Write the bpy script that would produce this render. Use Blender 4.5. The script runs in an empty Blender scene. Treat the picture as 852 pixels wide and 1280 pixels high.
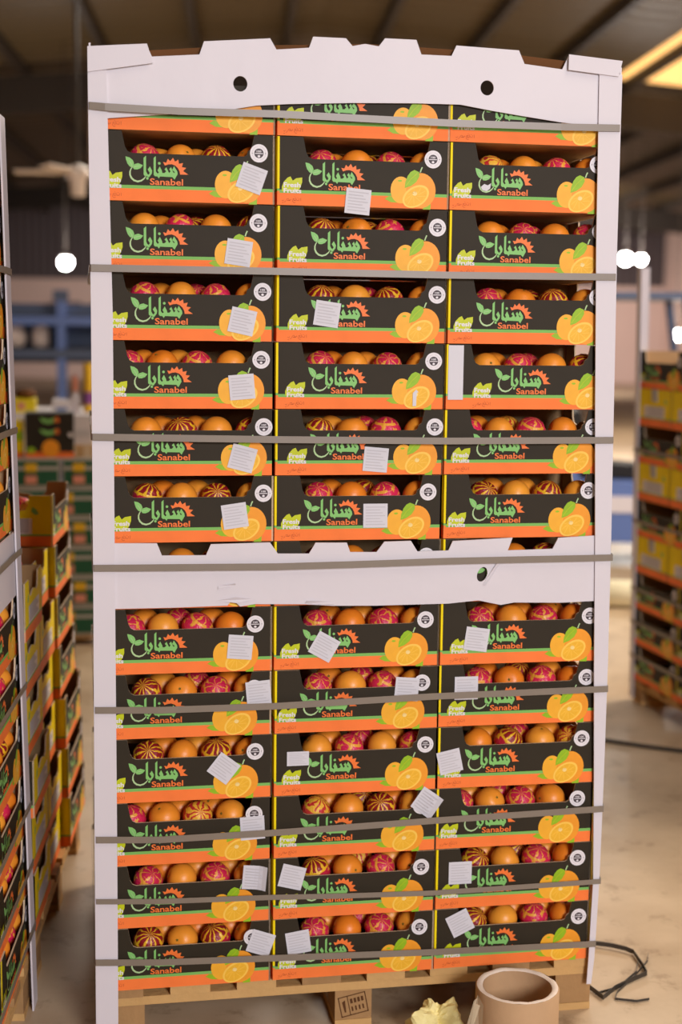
import bpy, bmesh, math, random
from mathutils import Vector, Matrix, noise
random.seed(7)
SC = bpy.context.scene
COL = SC.collection
PI = math.pi

# ------------------------------------------------------------------ camera
def camera():
    cd = bpy.data.cameras.new('camera'); co = bpy.data.objects.new('camera', cd); COL.objects.link(co)
    yaw, pitch, roll = 0.17936, -0.12532, 0.011747
    f = Vector((math.sin(yaw)*math.cos(pitch), math.cos(yaw)*math.cos(pitch), math.sin(pitch)))
    r = Vector((math.cos(yaw), -math.sin(yaw), 0)); u = r.cross(f)
    r2 = r*math.cos(roll)+u*math.sin(roll); u2 = -r*math.sin(roll)+u*math.cos(roll)
    m = Matrix((r2, u2, -f)).transposed().to_4x4(); m.translation = Vector((-0.6253, -3.1944, 1.6663))
    co.matrix_world = m
    cd.sensor_fit = 'VERTICAL'; cd.sensor_height = 36; cd.sensor_width = 24; cd.lens = 50.0
    cd.dof.use_dof = True; cd.dof.focus_distance = 3.22; cd.dof.aperture_fstop = 1.9
    cd.clip_end = 200
    SC.camera = co
camera()

# ------------------------------------------------------------------ world, large lights, exposure
w = bpy.data.worlds.new('world'); SC.world = w; w.use_nodes = True
w.node_tree.nodes['Background'].inputs[0].default_value = (1.0, 0.9, 0.8, 1)
w.node_tree.nodes['Background'].inputs[1].default_value = 0.02
def area(name, loc, target, sx, sy, power, col):
    l = bpy.data.lights.new(name, 'AREA'); l.shape = 'RECTANGLE'; l.size = sx; l.size_y = sy
    l.energy = power; l.color = col
    o = bpy.data.objects.new(name, l); COL.objects.link(o); o.location = loc
    o.rotation_euler = (Vector(target)-Vector(loc)).to_track_quat('-Z', 'Y').to_euler()
    return o
# daylight from the open loading door behind the photographer, to the right
area('loading_door_daylight', (1.7, -8.0, 3.3), (0, 0, 1.1), 1.9, 1.9, 430, (0.95, 0.94, 1.0))
# roof-light rows over the hall, then an added far-wall fill
area('roof_light_near', (1.8, -2.2, 5.2), (0.8, 0.2, 0), 1.6, 3.0, 55, (1.0, 0.84, 0.68))
area('roof_light_mid', (4.6, 3.4, 5.2), (3.0, 3.2, 0), 2.4, 3.0, 380, (1.0, 0.88, 0.76))
area('roof_light_far', (2.5, 14.0, 4.9), (2.0, 14.0, 0), 3.0, 6.0, 1000, (1.0, 0.90, 0.78))
area('far_wall_fill', (9.0, 34.0, 4.2), (12.0, 48.0, 1.8), 6.0, 5.0, 1350, (1.0, 0.93, 0.90))  # added lamp without a fixture, tipped at the end wall to brighten it
vs = SC.view_settings
vs.view_transform = 'Standard'; vs.look = 'None'; vs.exposure = 0.26; vs.gamma = 1.0; vs.use_curve_mapping = False

# ------------------------------------------------------------------ materials
def lin(r, g, b):
    f = lambda c: (c/255/12.92) if c/255 <= .04045 else ((c/255+.055)/1.055)**2.4
    return (f(r), f(g), f(b), 1)
def mat(name, col, rough=.6, spec=.4, var=.0, vscale=8, bump=0, bscale=40, metal=0, emit=None, estr=0, alpha=1, trans=0):
    m = bpy.data.materials.new(name); m.use_nodes = True
    nt = m.node_tree; b = nt.nodes['Principled BSDF']
    b.inputs['Base Color'].default_value = col
    b.inputs['Roughness'].default_value = rough; b.inputs['Specular IOR Level'].default_value = spec
    b.inputs['Metallic'].default_value = metal; b.inputs['Alpha'].default_value = alpha
    b.inputs['Transmission Weight'].default_value = trans
    if emit:
        b.inputs['Emission Color'].default_value = emit; b.inputs['Emission Strength'].default_value = estr
    if var or bump:
        tc = nt.nodes.new('ShaderNodeTexCoord')
    if var:
        n = nt.nodes.new('ShaderNodeTexNoise'); n.inputs['Scale'].default_value = vscale; n.inputs['Detail'].default_value = 5
        nt.links.new(tc.outputs['Object'], n.inputs['Vector'])
        mx = nt.nodes.new('ShaderNodeMix'); mx.data_type = 'RGBA'
        mx.inputs[6].default_value = tuple(c*(1-var) for c in col[:3])+(1,)
        mx.inputs[7].default_value = tuple(min(1, c*(1+var)) for c in col[:3])+(1,)
        nt.links.new(n.outputs['Fac'], mx.inputs[0]); nt.links.new(mx.outputs[2], b.inputs['Base Color'])
    if bump:
        n2 = nt.nodes.new('ShaderNodeTexNoise'); n2.inputs['Scale'].default_value = bscale; n2.inputs['Detail'].default_value = 4
        nt.links.new(tc.outputs['Object'], n2.inputs['Vector'])
        bp = nt.nodes.new('ShaderNodeBump'); bp.inputs['Strength'].default_value = bump; bp.inputs['Distance'].default_value = .01
        nt.links.new(n2.outputs['Fac'], bp.inputs['Height']); nt.links.new(bp.outputs['Normal'], b.inputs['Normal'])
    return m
def banded(name, stops, rough=.6):
    """printed board: colour bands by height on the panel (object z)"""
    m = mat(name, stops[-1][1], rough, .2); nt = m.node_tree; b = nt.nodes['Principled BSDF']
    tc = nt.nodes.new('ShaderNodeTexCoord'); sp = nt.nodes.new('ShaderNodeSeparateXYZ')
    nt.links.new(tc.outputs['Object'], sp.inputs[0])
    mp = nt.nodes.new('ShaderNodeMapRange'); mp.inputs['From Max'].default_value = .15
    nt.links.new(sp.outputs['Z'], mp.inputs[0])
    cr = nt.nodes.new('ShaderNodeValToRGB'); cr.color_ramp.interpolation = 'CONSTANT'
    els = cr.color_ramp.elements
    els[0].position = 0; els[0].color = stops[0][1]
    els[1].position = stops[1][0]; els[1].color = stops[1][1]
    for p_, c_ in stops[2:]:
        e = els.new(p_); e.color = c_
    nt.links.new(mp.outputs[0], cr.inputs[0])
    n = nt.nodes.new('ShaderNodeTexNoise'); n.inputs['Scale'].default_value = 14; n.inputs['Detail'].default_value = 6
    nt.links.new(tc.outputs['Object'], n.inputs['Vector'])
    mr = nt.nodes.new('ShaderNodeMapRange'); mr.inputs['To Min'].default_value = .86; mr.inputs['To Max'].default_value = 1.12
    nt.links.new(n.outputs['Fac'], mr.inputs[0])
    mx = nt.nodes.new('ShaderNodeMix'); mx.data_type = 'RGBA'; mx.blend_type = 'MULTIPLY'; mx.inputs[0].default_value = 1
    nt.links.new(cr.outputs[0], mx.inputs[6]); nt.links.new(mr.outputs[0], mx.inputs[7])
    nt.links.new(mx.outputs[2], b.inputs['Base Color'])
    return m
ORANGE = lin(255, 130, 62); GREENB = lin(128, 188, 96); DARK = lin(50, 42, 29); YEL = lin(250, 222, 10)
M = {}
M['long'] = banded('printed_board_black', [(0, ORANGE), (.172, GREENB), (.222, DARK)])
M['end'] = banded('printed_board_yellow', [(0, ORANGE), (.2, GREENB), (.235, YEL)])
M['kraft'] = mat('kraft_board', lin(196, 158, 112), .8, .2, .12, 20)
M['kraft_edge'] = mat('kraft_cut_edge', lin(214, 190, 158), .8, .2)
M['kraft_dark'] = mat('brown_board', lin(104, 66, 34), .8, .2, .15, 12)
M['pulp'] = mat('pulp_tray', lin(96, 66, 52), .9, .1, .2, 30)
M['white'] = mat('white_board', lin(219, 212, 216), .55, .3, .03, 5)
M['white_tray'] = mat('white_tray_board', lin(219, 212, 216), .5, .35, .03, 5, .5, 5)
M['white_edge'] = mat('white_board_edge', lin(196, 180, 172), .7, .2)
M['paper'] = mat('sticker_paper', lin(216, 213, 218), .6, .3, .02, 30)
M['ink'] = mat('grey_ink', lin(200, 196, 200), .7, .2)
M['strap'] = mat('strap_grey', lin(132, 119, 104), .4, .5, .08, 20)
M['strap_dark'] = mat('strap_black', lin(58, 52, 46), .45, .5)
M['lgreen'] = mat('print_green', lin(134, 196, 108), .5, .3)
M['lgreen2'] = mat('print_pale_green', lin(178, 208, 150), .5, .3)
M['lorange'] = mat('print_orange', lin(246, 122, 52), .5, .3)
M['lime'] = mat('print_lime', lin(196, 204, 22), .5, .3, .15, 60)
M['wprint'] = mat('print_white', lin(232, 226, 228), .5, .3)
M['dprint'] = mat('print_dark', lin(70, 58, 62), .5, .3)
M['brownink'] = mat('print_brown', lin(186, 84, 40), .6, .3)
M['f1'] = mat('print_fruit_deep', lin(252, 158, 40), .5, .3, .15, 40)
M['f2'] = mat('print_fruit_light', lin(253, 178, 46), .5, .3, .12, 40)
M['f3'] = mat('print_fruit_rind', lin(255, 205, 84), .5, .3)
M['f4'] = mat('print_fruit_flesh', lin(247, 184, 46), .5, .3, .12, 90)
M['f5'] = mat('print_fruit_core', lin(252, 220, 140), .5, .3)
M['leafp'] = mat('print_leaf', lin(150, 190, 30), .5, .3, .15, 60)
M['wood'] = mat('pallet_wood', lin(206, 164, 106), .8, .2, .18, 9, .25, 60)
M['wood_old'] = mat('pallet_wood_grey', lin(170, 132, 88), .85, .2, .25, 12, .25, 60)
M['card'] = mat('cardboard_core', lin(196, 158, 118), .75, .25, .1, 14, .1, 40)
M['card_edge'] = mat('cardboard_core_rim', lin(240, 222, 204), .8, .2, .1, 60)
M['film'] = mat('clear_film', lin(232, 214, 180), .25, .5, alpha=.5)
M['creamfilm'] = mat('crumpled_yellow_paper', lin(246, 230, 158), .5, .4, .1, 14)
M['stampink'] = mat('stamp_ink', lin(92, 60, 36), .8, .1)

def orange_mat():
    m = mat('orange_peel', lin(245, 146, 36), .38, .5)
    nt = m.node_tree; b = nt.nodes['Principled BSDF']
    oi = nt.nodes.new('ShaderNodeObjectInfo'); cr = nt.nodes.new('ShaderNodeValToRGB')
    cr.color_ramp.elements[0].color = lin(248, 136, 34); cr.color_ramp.elements[1].color = lin(255, 170, 56)
    nt.links.new(oi.outputs['Random'], cr.inputs[0]); nt.links.new(cr.outputs[0], b.inputs['Base Color'])
    tc = nt.nodes.new('ShaderNodeTexCoord'); v = nt.nodes.new('ShaderNodeTexVoronoi'); v.inputs['Scale'].default_value = 420
    nt.links.new(tc.outputs['Object'], v.inputs['Vector'])
    bp = nt.nodes.new('ShaderNodeBump'); bp.inputs['Strength'].default_value = .18; bp.inputs['Distance'].default_value = .001
    nt.links.new(v.outputs['Distance'], bp.inputs['Height']); nt.links.new(bp.outputs['Normal'], b.inputs['Normal'])
    return m
M['orange'] = orange_mat()
M['calyx'] = mat('orange_calyx', lin(120, 110, 40), .8, .2)
def math_node(nt, op, a, b=None):
    n = nt.nodes.new('ShaderNodeMath'); n.operation = op
    for i, v in enumerate((a, b)):
        if v is None: continue
        if isinstance(v, (int, float)): n.inputs[i].default_value = v
        else: nt.links.new(v, n.inputs[i])
    return n.outputs[0]
def wrap_mat(name, rays, red, gold, dark, width=.2, edge=.3, warp=1.0):
    """tissue printed with a golden sunburst round the pole (object z) on red"""
    m = mat(name, red, .42, .5); nt = m.node_tree; b = nt.nodes['Principled BSDF']
    tc = nt.nodes.new('ShaderNodeTexCoord'); sp = nt.nodes.new('ShaderNodeSeparateXYZ')
    nt.links.new(tc.outputs['Object'], sp.inputs[0])
    nz = nt.nodes.new('ShaderNodeTexNoise'); nz.inputs['Scale'].default_value = 45; nz.inputs['Detail'].default_value = 3
    nt.links.new(tc.outputs['Object'], nz.inputs['Vector'])
    th = math_node(nt, 'ARCTAN2', sp.outputs['Y'], sp.outputs['X'])
    th = math_node(nt, 'MULTIPLY_ADD', nz.outputs['Fac'], warp); nt.links.new(math_node(nt, 'ARCTAN2', sp.outputs['Y'], sp.outputs['X']), th.node.inputs[2])
    t = math_node(nt, 'FRACT', math_node(nt, 'MULTIPLY', th, rays/(2*PI)))
    tri = math_node(nt, 'ABSOLUTE', math_node(nt, 'SUBTRACT', t, .5))
    lat = math_node(nt, 'MULTIPLY', sp.outputs['Z'], 1/.0375)
    ray = math_node(nt, 'LESS_THAN', tri, width)
    up = math_node(nt, 'GREATER_THAN', lat, edge)
    ray = math_node(nt, 'MULTIPLY', ray, up)
    ring = math_node(nt, 'COMPARE', lat, edge); ring.node.inputs[2].default_value = .07
    n = nt.nodes.new('ShaderNodeTexNoise'); n.inputs['Scale'].default_value = 70; n.inputs['Detail'].default_value = 3
    nt.links.new(tc.outputs['Object'], n.inputs['Vector'])
    low = math_node(nt, 'MULTIPLY', math_node(nt, 'GREATER_THAN', n.outputs['Fac'], .60), math_node(nt, 'LESS_THAN', lat, edge))
    ring = math_node(nt, 'MAXIMUM', math_node(nt, 'MULTIPLY', ring, math_node(nt, 'GREATER_THAN', n.outputs['Fac'], .42)), low)
    gm = math_node(nt, 'MAXIMUM', ray, ring)
    base = nt.nodes.new('ShaderNodeMix'); base.data_type = 'RGBA'; base.inputs[6].default_value = red; base.inputs[7].default_value = dark
    nt.links.new(up, base.inputs[0])
    mx = nt.nodes.new('ShaderNodeMix'); mx.data_type = 'RGBA'; mx.inputs[7].default_value = gold
    nt.links.new(base.outputs[2], mx.inputs[6]); nt.links.new(gm, mx.inputs[0]); nt.links.new(mx.outputs[2], b.inputs['Base Color'])
    v = nt.nodes.new('ShaderNodeTexVoronoi'); v.feature = 'DISTANCE_TO_EDGE'; v.inputs['Scale'].default_value = 95
    nt.links.new(tc.outputs['Object'], v.inputs['Vector'])
    bp = nt.nodes.new('ShaderNodeBump'); bp.inputs['Strength'].default_value = .5; bp.inputs['Distance'].default_value = .004
    nt.links.new(v.outputs['Distance'], bp.inputs['Height']); nt.links.new(bp.outputs['Normal'], b.inputs['Normal'])
    return m
M['wrapA'] = wrap_mat('tissue_sunburst', 11, lin(196, 30, 62), lin(246, 190, 40), lin(150, 24, 34), .17, .38, .8)
M['wrapB'] = wrap_mat('tissue_crimson', 7, lin(226, 40, 86), lin(244, 170, 60), lin(214, 36, 78), .10, .62, 2.0)
M['wrapC'] = wrap_mat('tissue_gold', 9, lin(222, 70, 60), lin(250, 190, 60), lin(206, 48, 48), .29, .36, 1.6)

# ------------------------------------------------------------------ mesh helpers
class MB:
    def __init__(s): s.v = []; s.f = []; s.mi = []; s.mats = []
    def m(s, key):
        if key not in s.mats: s.mats.append(key)
        return s.mats.index(key)
    def face(s, pts, key):
        i = len(s.v); s.v += [tuple(p) for p in pts]; s.f.append(tuple(range(i, i+len(pts)))); s.mi.append(s.m(key)); return s
    def prism(s, poly, lo, hi, axis, kf, kb=None, ke=None):
        """outline (a,b) extruded along axis 'y' (a=x,b=z), 'x' (a=y,b=z) or 'z' (a=x,b=y)"""
        kb = kb or kf; ke = ke or kf; n = len(poly); i = len(s.v)
        def P(a, b, d): return {'y': (a, d, b), 'x': (d, a, b), 'z': (a, b, d)}[axis]
        s.v += [P(a, b, lo) for a, b in poly]+[P(a, b, hi) for a, b in poly]
        flip = axis == 'y'
        lo_f = list(range(i, i+n)); hi_f = list(range(i+n, i+2*n))
        if flip: s.f += [tuple(lo_f), tuple(reversed(hi_f))]
        else: s.f += [tuple(reversed(lo_f)), tuple(hi_f)]
        s.mi += [s.m(kf), s.m(kb)]
        for k in range(n):
            q = (i+k, i+(k+1) % n, i+n+(k+1) % n, i+n+k)
            s.f.append(tuple(reversed(q)) if flip else q); s.mi.append(s.m(ke))
        return s
    def box(s, x0, x1, y0, y1, z0, z1, key):
        return s.prism([(x0, y0), (x1, y0), (x1, y1), (x0, y1)], z0, z1, 'z', key)
    def tube(s, pts, r, key, seg=8, cap=True):
        pts = [Vector(p) for p in pts]; n = len(pts); i0 = len(s.v)
        rr = r if isinstance(r, (list, tuple)) else [r]*n
        for k, p in enumerate(pts):
            d = (pts[min(k+1, n-1)]-pts[max(k-1, 0)]).normalized()
            a = d.orthogonal().normalized() if abs(d.z) > .9 else d.cross(Vector((0, 0, 1))).normalized()
            b = d.cross(a)
            for j in range(seg):
                t = 2*PI*j/seg; s.v.append(tuple(p+(a*math.cos(t)+b*math.sin(t))*rr[k]))
        for k in range(n-1):
            for j in range(seg):
                a = i0+k*seg+j; b = i0+k*seg+(j+1) % seg
                s.f.append((a, b, b+seg, a+seg)); s.mi.append(s.m(key))
        if cap:
            s.f.append(tuple(reversed(range(i0, i0+seg)))); s.mi.append(s.m(key))
            s.f.append(tuple(range(i0+(n-1)*seg, i0+n*seg))); s.mi.append(s.m(key))
        return s
    def lathe(s, prof, key, seg=32, c=(0, 0, 0)):
        i0 = len(s.v); n = len(prof)
        for r, z in prof:
            for j in range(seg):
                t = 2*PI*j/seg; s.v.append((c[0]+r*math.cos(t), c[1]+r*math.sin(t), c[2]+z))
        for k in range(n-1):
            for j in range(seg):
                a = i0+k*seg+j; b = i0+k*seg+(j+1) % seg
                s.f.append((a, b, b+seg, a+seg)); s.mi.append(s.m(key))
        return s
    def ribbon(s, pts, width, thick, key, up=(0, 0, 1), closed=False):
        """flat band along pts, its width along 'up'"""
        pts = [Vector(p) for p in pts]; n = len(pts); i0 = len(s.v); up = Vector(up)
        for k, p in enumerate(pts):
            a = pts[(k-1) % n] if closed or k > 0 else p
            b = pts[(k+1) % n] if closed or k < n-1 else p
            d = (b-a).normalized(); nn = d.cross(up).normalized()
            for su, sn in ((-1, 0), (1, 0), (1, 1), (-1, 1)):
                s.v.append(tuple(p+up*su*width/2+nn*sn*thick))
        for k in range(n if closed else n-1):
            for j in range(4):
                a = i0+k*4+j; b = i0+k*4+(j+1) % 4; o = i0+((k+1) % n)*4
                s.f.append((a, b, o+(j+1) % 4, o+j)); s.mi.append(s.m(key))
        if not closed:
            s.f.append((i0, i0+3, i0+2, i0+1)); s.mi.append(s.m(key))
            e = i0+(n-1)*4; s.f.append((e, e+1, e+2, e+3)); s.mi.append(s.m(key))
        return s
    def mesh(s, name, smooth=False, fix=False):
        me = bpy.data.meshes.new(name); me.from_pydata(s.v, [], s.f)
        for k in s.mats: me.materials.append(M[k])
        me.polygons.foreach_set('material_index', s.mi)
        if fix:
            bm = bmesh.new(); bm.from_mesh(me); bmesh.ops.recalc_face_normals(bm, faces=bm.faces); bm.to_mesh(me); bm.free()
        if smooth: me.polygons.foreach_set('use_smooth', [True]*len(me.polygons))
        me.update(); return me
def link(name, me, parent=None, loc=(0, 0, 0), rot=(0, 0, 0), scale=1):
    o = bpy.data.objects.new(name, me); COL.objects.link(o)
    o.location = loc; o.rotation_euler = rot; o.scale = (scale,)*3 if isinstance(scale, (int, float)) else scale
    if parent: o.parent = parent
    return o
def tag(o, label, cat, group=None):
    o['label'] = label; o['category'] = cat
    if group: o['group'] = group
    return o
def thing(name, label, cat, loc=(0, 0, 0), rz=0, group=None, scale=1):
    return tag(link(name, None, None, loc, (0, 0, rz), scale), label, cat, group)
def struct(name, mb, parent=None, smooth=False, loc=(0, 0, 0), rz=0):
    o = link(name, mb.mesh(name, smooth), parent, loc, (0, 0, rz)); o['kind'] = 'structure'; return o
def text_polys(txt, width, height, bold=.0):
    cu = bpy.data.curves.new('lettering', 'FONT'); cu.body = txt; cu.offset = bold; cu.resolution_u = 3
    o = bpy.data.objects.new('lettering', cu); COL.objects.link(o)
    dg = bpy.context.evaluated_depsgraph_get(); me = bpy.data.meshes.new_from_object(o.evaluated_get(dg))
    bpy.data.objects.remove(o); bpy.data.curves.remove(cu)
    xs = [v.co.x for v in me.vertices]; ys = [v.co.y for v in me.vertices]
    x0, x1, y0, y1 = min(xs), max(xs), min(ys), max(ys)
    polys = [[((me.vertices[i].co.x-x0)/(x1-x0)*width, (me.vertices[i].co.y-y0)/(y1-y0)*height) for i in p.vertices] for p in me.polygons]
    bpy.data.meshes.remove(me); return polys
ORD = ['', 'first', 'second', 'third', 'fourth', 'fifth', 'sixth', 'seventh', 'eighth', 'ninth', 'tenth', 'eleventh', 'twelfth', 'thirteenth', 'fourteenth']

# ------------------------------------------------------------------ the hall (axis turned a little against the pallet)
AX = 0.1086
E1 = Vector((math.cos(AX), -math.sin(AX), 0)); E2 = Vector((math.sin(AX), math.cos(AX), 0))
CAMXY = Vector((-0.6253, -3.1944, 0))
def hall(s, t, z=0): return CAMXY+E1*s+E2*t+Vector((0, 0, z))
def floor_mat():
    m = mat('concrete_floor', lin(196, 172, 142), .42, .35); nt = m.node_tree; b = nt.nodes['Principled BSDF']
    tc = nt.nodes.new('ShaderNodeTexCoord')
    def N(scale, detail, rough=.6):
        n = nt.nodes.new('ShaderNodeTexNoise'); n.inputs['Scale'].default_value = scale; n.inputs['Detail'].default_value = detail
        n.inputs['Roughness'].default_value = rough; nt.links.new(tc.outputs['Object'], n.inputs['Vector']); return n.outputs['Fac']
    cr = nt.nodes.new('ShaderNodeValToRGB'); e = cr.color_ramp.elements
    e[0].position = .3; e[0].color = lin(168, 142, 110); e[1].position = .7; e[1].color = lin(204, 180, 148)
    nt.links.new(N(2.2, 8), cr.inputs[0])
    cr2 = nt.nodes.new('ShaderNodeValToRGB'); e = cr2.color_ramp.elements
    e[0].position = .36; e[0].color = (.55, .48, .4, 1); e[1].position = .45; e[1].color = (1, 1, 1, 1)
    nt.links.new(N(9, 9, .7), cr2.inputs[0])
    mx = nt.nodes.new('ShaderNodeMix'); mx.data_type = 'RGBA'; mx.blend_type = 'MULTIPLY'; mx.inputs[0].default_value = .55
    nt.links.new(cr.outputs[0], mx.inputs[6]); nt.links.new(cr2.outputs[0], mx.inputs[7]); nt.links.new(mx.outputs[2], b.inputs['Base Color'])
    mr = nt.nodes.new('ShaderNodeMapRange'); mr.inputs['To Min'].default_value = .28; mr.inputs['To Max'].default_value = .6
    nt.links.new(N(5, 4), mr.inputs[0]); nt.links.new(mr.outputs[0], b.inputs['Roughness'])
    return m
M['floor'] = floor_mat()
def sheet_mat(name, col, axis, scale, strength):
    m = mat(name, col, .5, .4, .12, .6); nt = m.node_tree; b = nt.nodes['Principled BSDF']
    tc = nt.nodes.new('ShaderNodeTexCoord'); wv = nt.nodes.new('ShaderNodeTexWave'); wv.bands_direction = axis
    wv.inputs['Scale'].default_value = scale; nt.links.new(tc.outputs['Object'], wv.inputs['Vector'])
    bp = nt.nodes.new('ShaderNodeBump'); bp.inputs['Strength'].default_value = strength; bp.inputs['Distance'].default_value = .05
    nt.links.new(wv.outputs['Fac'], bp.inputs['Height']); nt.links.new(bp.outputs['Normal'], b.inputs['Normal'])
    return m
M['roof'] = sheet_mat('roof_sheeting', lin(80, 66, 42), 'Y', .6, .8)
M['wall'] = mat('pink_beige_wall', lin(220, 192, 180), .8, .2, .08, .5)
M['wall_dark'] = sheet_mat('grey_cladding', lin(76, 65, 66), 'X', 1.2, .5)
M['steel'] = mat('dark_steel', lin(48, 40, 33), .6, .4)
M['sky_panel'] = mat('translucent_roof_panel', lin(240, 190, 120), .6, .2, emit=lin(255, 196, 120), estr=1.0)
M['blue'] = mat('blue_paint', lin(92, 116, 176), .45, .4, .08, 3)
M['blue_dk'] = mat('blue_grey_paint', lin(74, 86, 112), .5, .4)
M['black'] = mat('black_rubber', lin(38, 34, 32), .7, .3)
M['glass_dk'] = mat('dark_window_glass', lin(60, 50, 46), .2, .5)
M['lamp'] = mat('lamp_glow', (1, 1, 1, 1), .5, .2, emit=(1.0, .97, .93, 1), estr=30)
M['lampcase'] = mat('lamp_housing', lin(150, 145, 145), .5, .4, metal=.5)
M['fan'] = mat('fan_white', lin(226, 210, 196), .5, .3)
M['cream'] = mat('cream_roll', lin(236, 226, 190), .6, .3)
M['sack'] = mat('pale_sack', lin(226, 206, 192), .8, .2, .1, 8, .3, 12)
M['gbox'] = mat('green_carton_print', lin(38, 92, 66), .6, .3, .1, 6)
M['gwhite'] = mat('grey_white_board', lin(176, 172, 166), .6, .3)
M['pink'] = mat('pink_print', lin(226, 150, 128), .6, .3)
M['yprint'] = mat('yellow_print', lin(232, 184, 44), .6, .3)
M['yellow'] = mat('yellow_board', YEL, .5, .3)
M['ycard'] = mat('bright_yellow_card', lin(236, 214, 40), .5, .3)
M['purple'] = mat('purple_plastic', lin(140, 80, 150), .4, .4)
M['blackboard'] = mat('black_printed_board', lin(44, 38, 30), .6, .3)

mb = MB(); mb.face([(-30, -30, 0), (40, -30, 0), (40, 80, 0), (-30, 80, 0)], 'floor'); struct('floor', mb)
RIDGE_S, EAVE_L, EAVE_R, TN, TF = 1.2, -12.0, 15.0, -9.0, 50.0
def roof_z(s): return 6.45-abs(s-RIDGE_S)*.085
mb = MB()
for a, b in ((EAVE_L, RIDGE_S), (RIDGE_S, EAVE_R)):
    mb.face([(a, TN, roof_z(a)), (b, TN, roof_z(b)), (b, TF, roof_z(b)), (a, TF, roof_z(a))], 'roof')
ceil = struct('ceiling', mb, loc=CAMXY, rz=-AX)
for k in range(-8, 10):                      # purlins run down the hall
    s = RIDGE_S+k*1.45+.97
    if not EAVE_L+.3 < s < EAVE_R-.3: continue
    z = roof_z(s); mb = MB(); mb.box(-.05, .05, TN, TF, -.2, -.01, 'steel')
    struct('purlin', mb, ceil, loc=(s, 0, z))
for t in (8.5, 24.7, 41.5):                  # portal frame rafters
    mb = MB()
    for a, b in ((EAVE_L, RIDGE_S), (RIDGE_S, EAVE_R)):
        za, zb = roof_z(a)-.2, roof_z(b)-.2
        mb.prism([(a, za-.6), (b, zb-.6), (b, zb), (a, za)], -.12, .12, 'y', 'steel')
    struct('rafter', mb, ceil, loc=(0, t, 0))
mb = MB()
zz = lambda s: roof_z(s)-.012
mb.face([(6.3, 15.6, zz(6.3)), (8.9, 15.6, zz(8.9)), (8.9, 24.5, zz(8.9)), (6.3, 24.5, zz(6.3))], 'sky_panel')
struct('roof_panel', mb, ceil)
mb = MB(); mb.box(EAVE_L, EAVE_R, TF, TF+.2, 0, 3.4, 'wall'); mb.prism([(EAVE_L, 3.4), (EAVE_R, 3.4), (EAVE_R, roof_z(EAVE_R)), (RIDGE_S, roof_z(RIDGE_S)), (EAVE_L, roof_z(EAVE_L))], TF, TF+.2, 'y', 'wall_dark')
wb = struct('wall_back', mb, loc=CAMXY, rz=-AX)
for i, s in enumerate((-6.0, -4.6, -3.2)):
    mb = MB(); mb.box(s-.5, s+.5, TF-.05, TF-.01, 1.3, 2.6, 'glass_dk')
    mb.box(s-.56, s-.5, TF-.08, TF-.01, 1.25, 2.65, 'white_edge').box(s+.5, s+.56, TF-.08, TF-.01, 1.25, 2.65, 'white_edge')
    struct('window_%d' % (i+1), mb, loc=CAMXY, rz=-AX)
for nm, s in (('wall_left', EAVE_L), ('wall_right', EAVE_R)):
    mb = MB(); mb.box(s-.1, s+.1, TN, TF, 0, roof_z(s), 'wall'); struct(nm, mb, loc=CAMXY, rz=-AX)
mb = MB()                                    # wall behind the photographer with its open loading door
mb.box(EAVE_L, -1.0, TN-.2, TN, 0, 5.2, 'wall').box(5.5, EAVE_R, TN-.2, TN, 0, 5.2, 'wall').box(-1.0, 5.5, TN-.2, TN, 4.6, 5.9, 'wall')
struct('wall_front', mb, loc=CAMXY, rz=-AX)

# ------------------------------------------------------------------ carton meshes
CW, CD, CH, PITCH = .392, .296, .149, .151
def U(u): return (u-.5)*CW
longpoly = [(U(0), 0), (U(1), 0), (U(1), CH), (U(.885), CH), (U(.868), CH*.80), (U(.85), CH*.765), (U(.842), CH*.705), (U(.825), CH*.685),
            (U(.20), CH*.685), (U(.178), CH*.715), (U(.165), CH*.78), (U(.148), CH), (U(0), CH)]
def V(v): return (v-.5)*CD
endpoly = [(V(0), 0), (V(1), 0), (V(1), CH), (V(.78), CH), (V(.765), CH*.80), (V(.74), CH*.72), (V(.66), CH*.68), (V(.58), CH*.74), (V(.50), CH*.76), (V(.42), CH*.74), (V(.34), CH*.68), (V(.26), CH*.72), (V(.235), CH*.80), (V(.22), CH), (V(0), CH)]
T = .004
ME = {}
ME['front'] = MB().prism(longpoly, -CD/2, -CD/2+T, 'y', 'long', 'kraft', 'kraft_edge').prism([(U(0), 0), (U(.013), 0), (U(.013), CH), (U(0), CH)], -CD/2-.0008, -CD/2-.0001, 'y', 'end').mesh('carton_front')
ME['back'] = MB().prism([(U(0), 0), (U(1), 0), (U(1), CH), (U(0), CH)], CD/2-T, CD/2, 'y', 'kraft', 'long', 'kraft_edge').mesh('carton_back')
ME['endL'] = MB().prism([(-y, z) for y, z in reversed(endpoly)], -CW/2, -CW/2+T, 'x', 'end', 'kraft', 'kraft_edge').mesh('carton_end')
ME['endR'] = MB().prism(endpoly, CW/2-T, CW/2, 'x', 'kraft', 'end', 'kraft_edge').mesh('carton_end')
solid_end = [(V(0), 0), (V(1), 0), (V(1), CH), (V(0), CH)]
ME['solidL'] = MB().prism(solid_end, -CW/2, -CW/2+T, 'x', 'end', 'kraft', 'kraft_edge').prism([(-.03, .10), (-.012, .10), (.012, .10), (.022, .149), (-.026, .149)], -CW/2-.004, -CW/2-.001, 'x', 'gwhite').mesh('carton_end')
ME['solidP'] = MB().prism(solid_end, -CW/2, -CW/2+T, 'x', 'end', 'kraft', 'kraft_edge').mesh('carton_end')
ME['solidR'] = MB().prism(solid_end, CW/2-T, CW/2, 'x', 'kraft', 'end', 'kraft_edge').mesh('carton_end')
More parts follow.
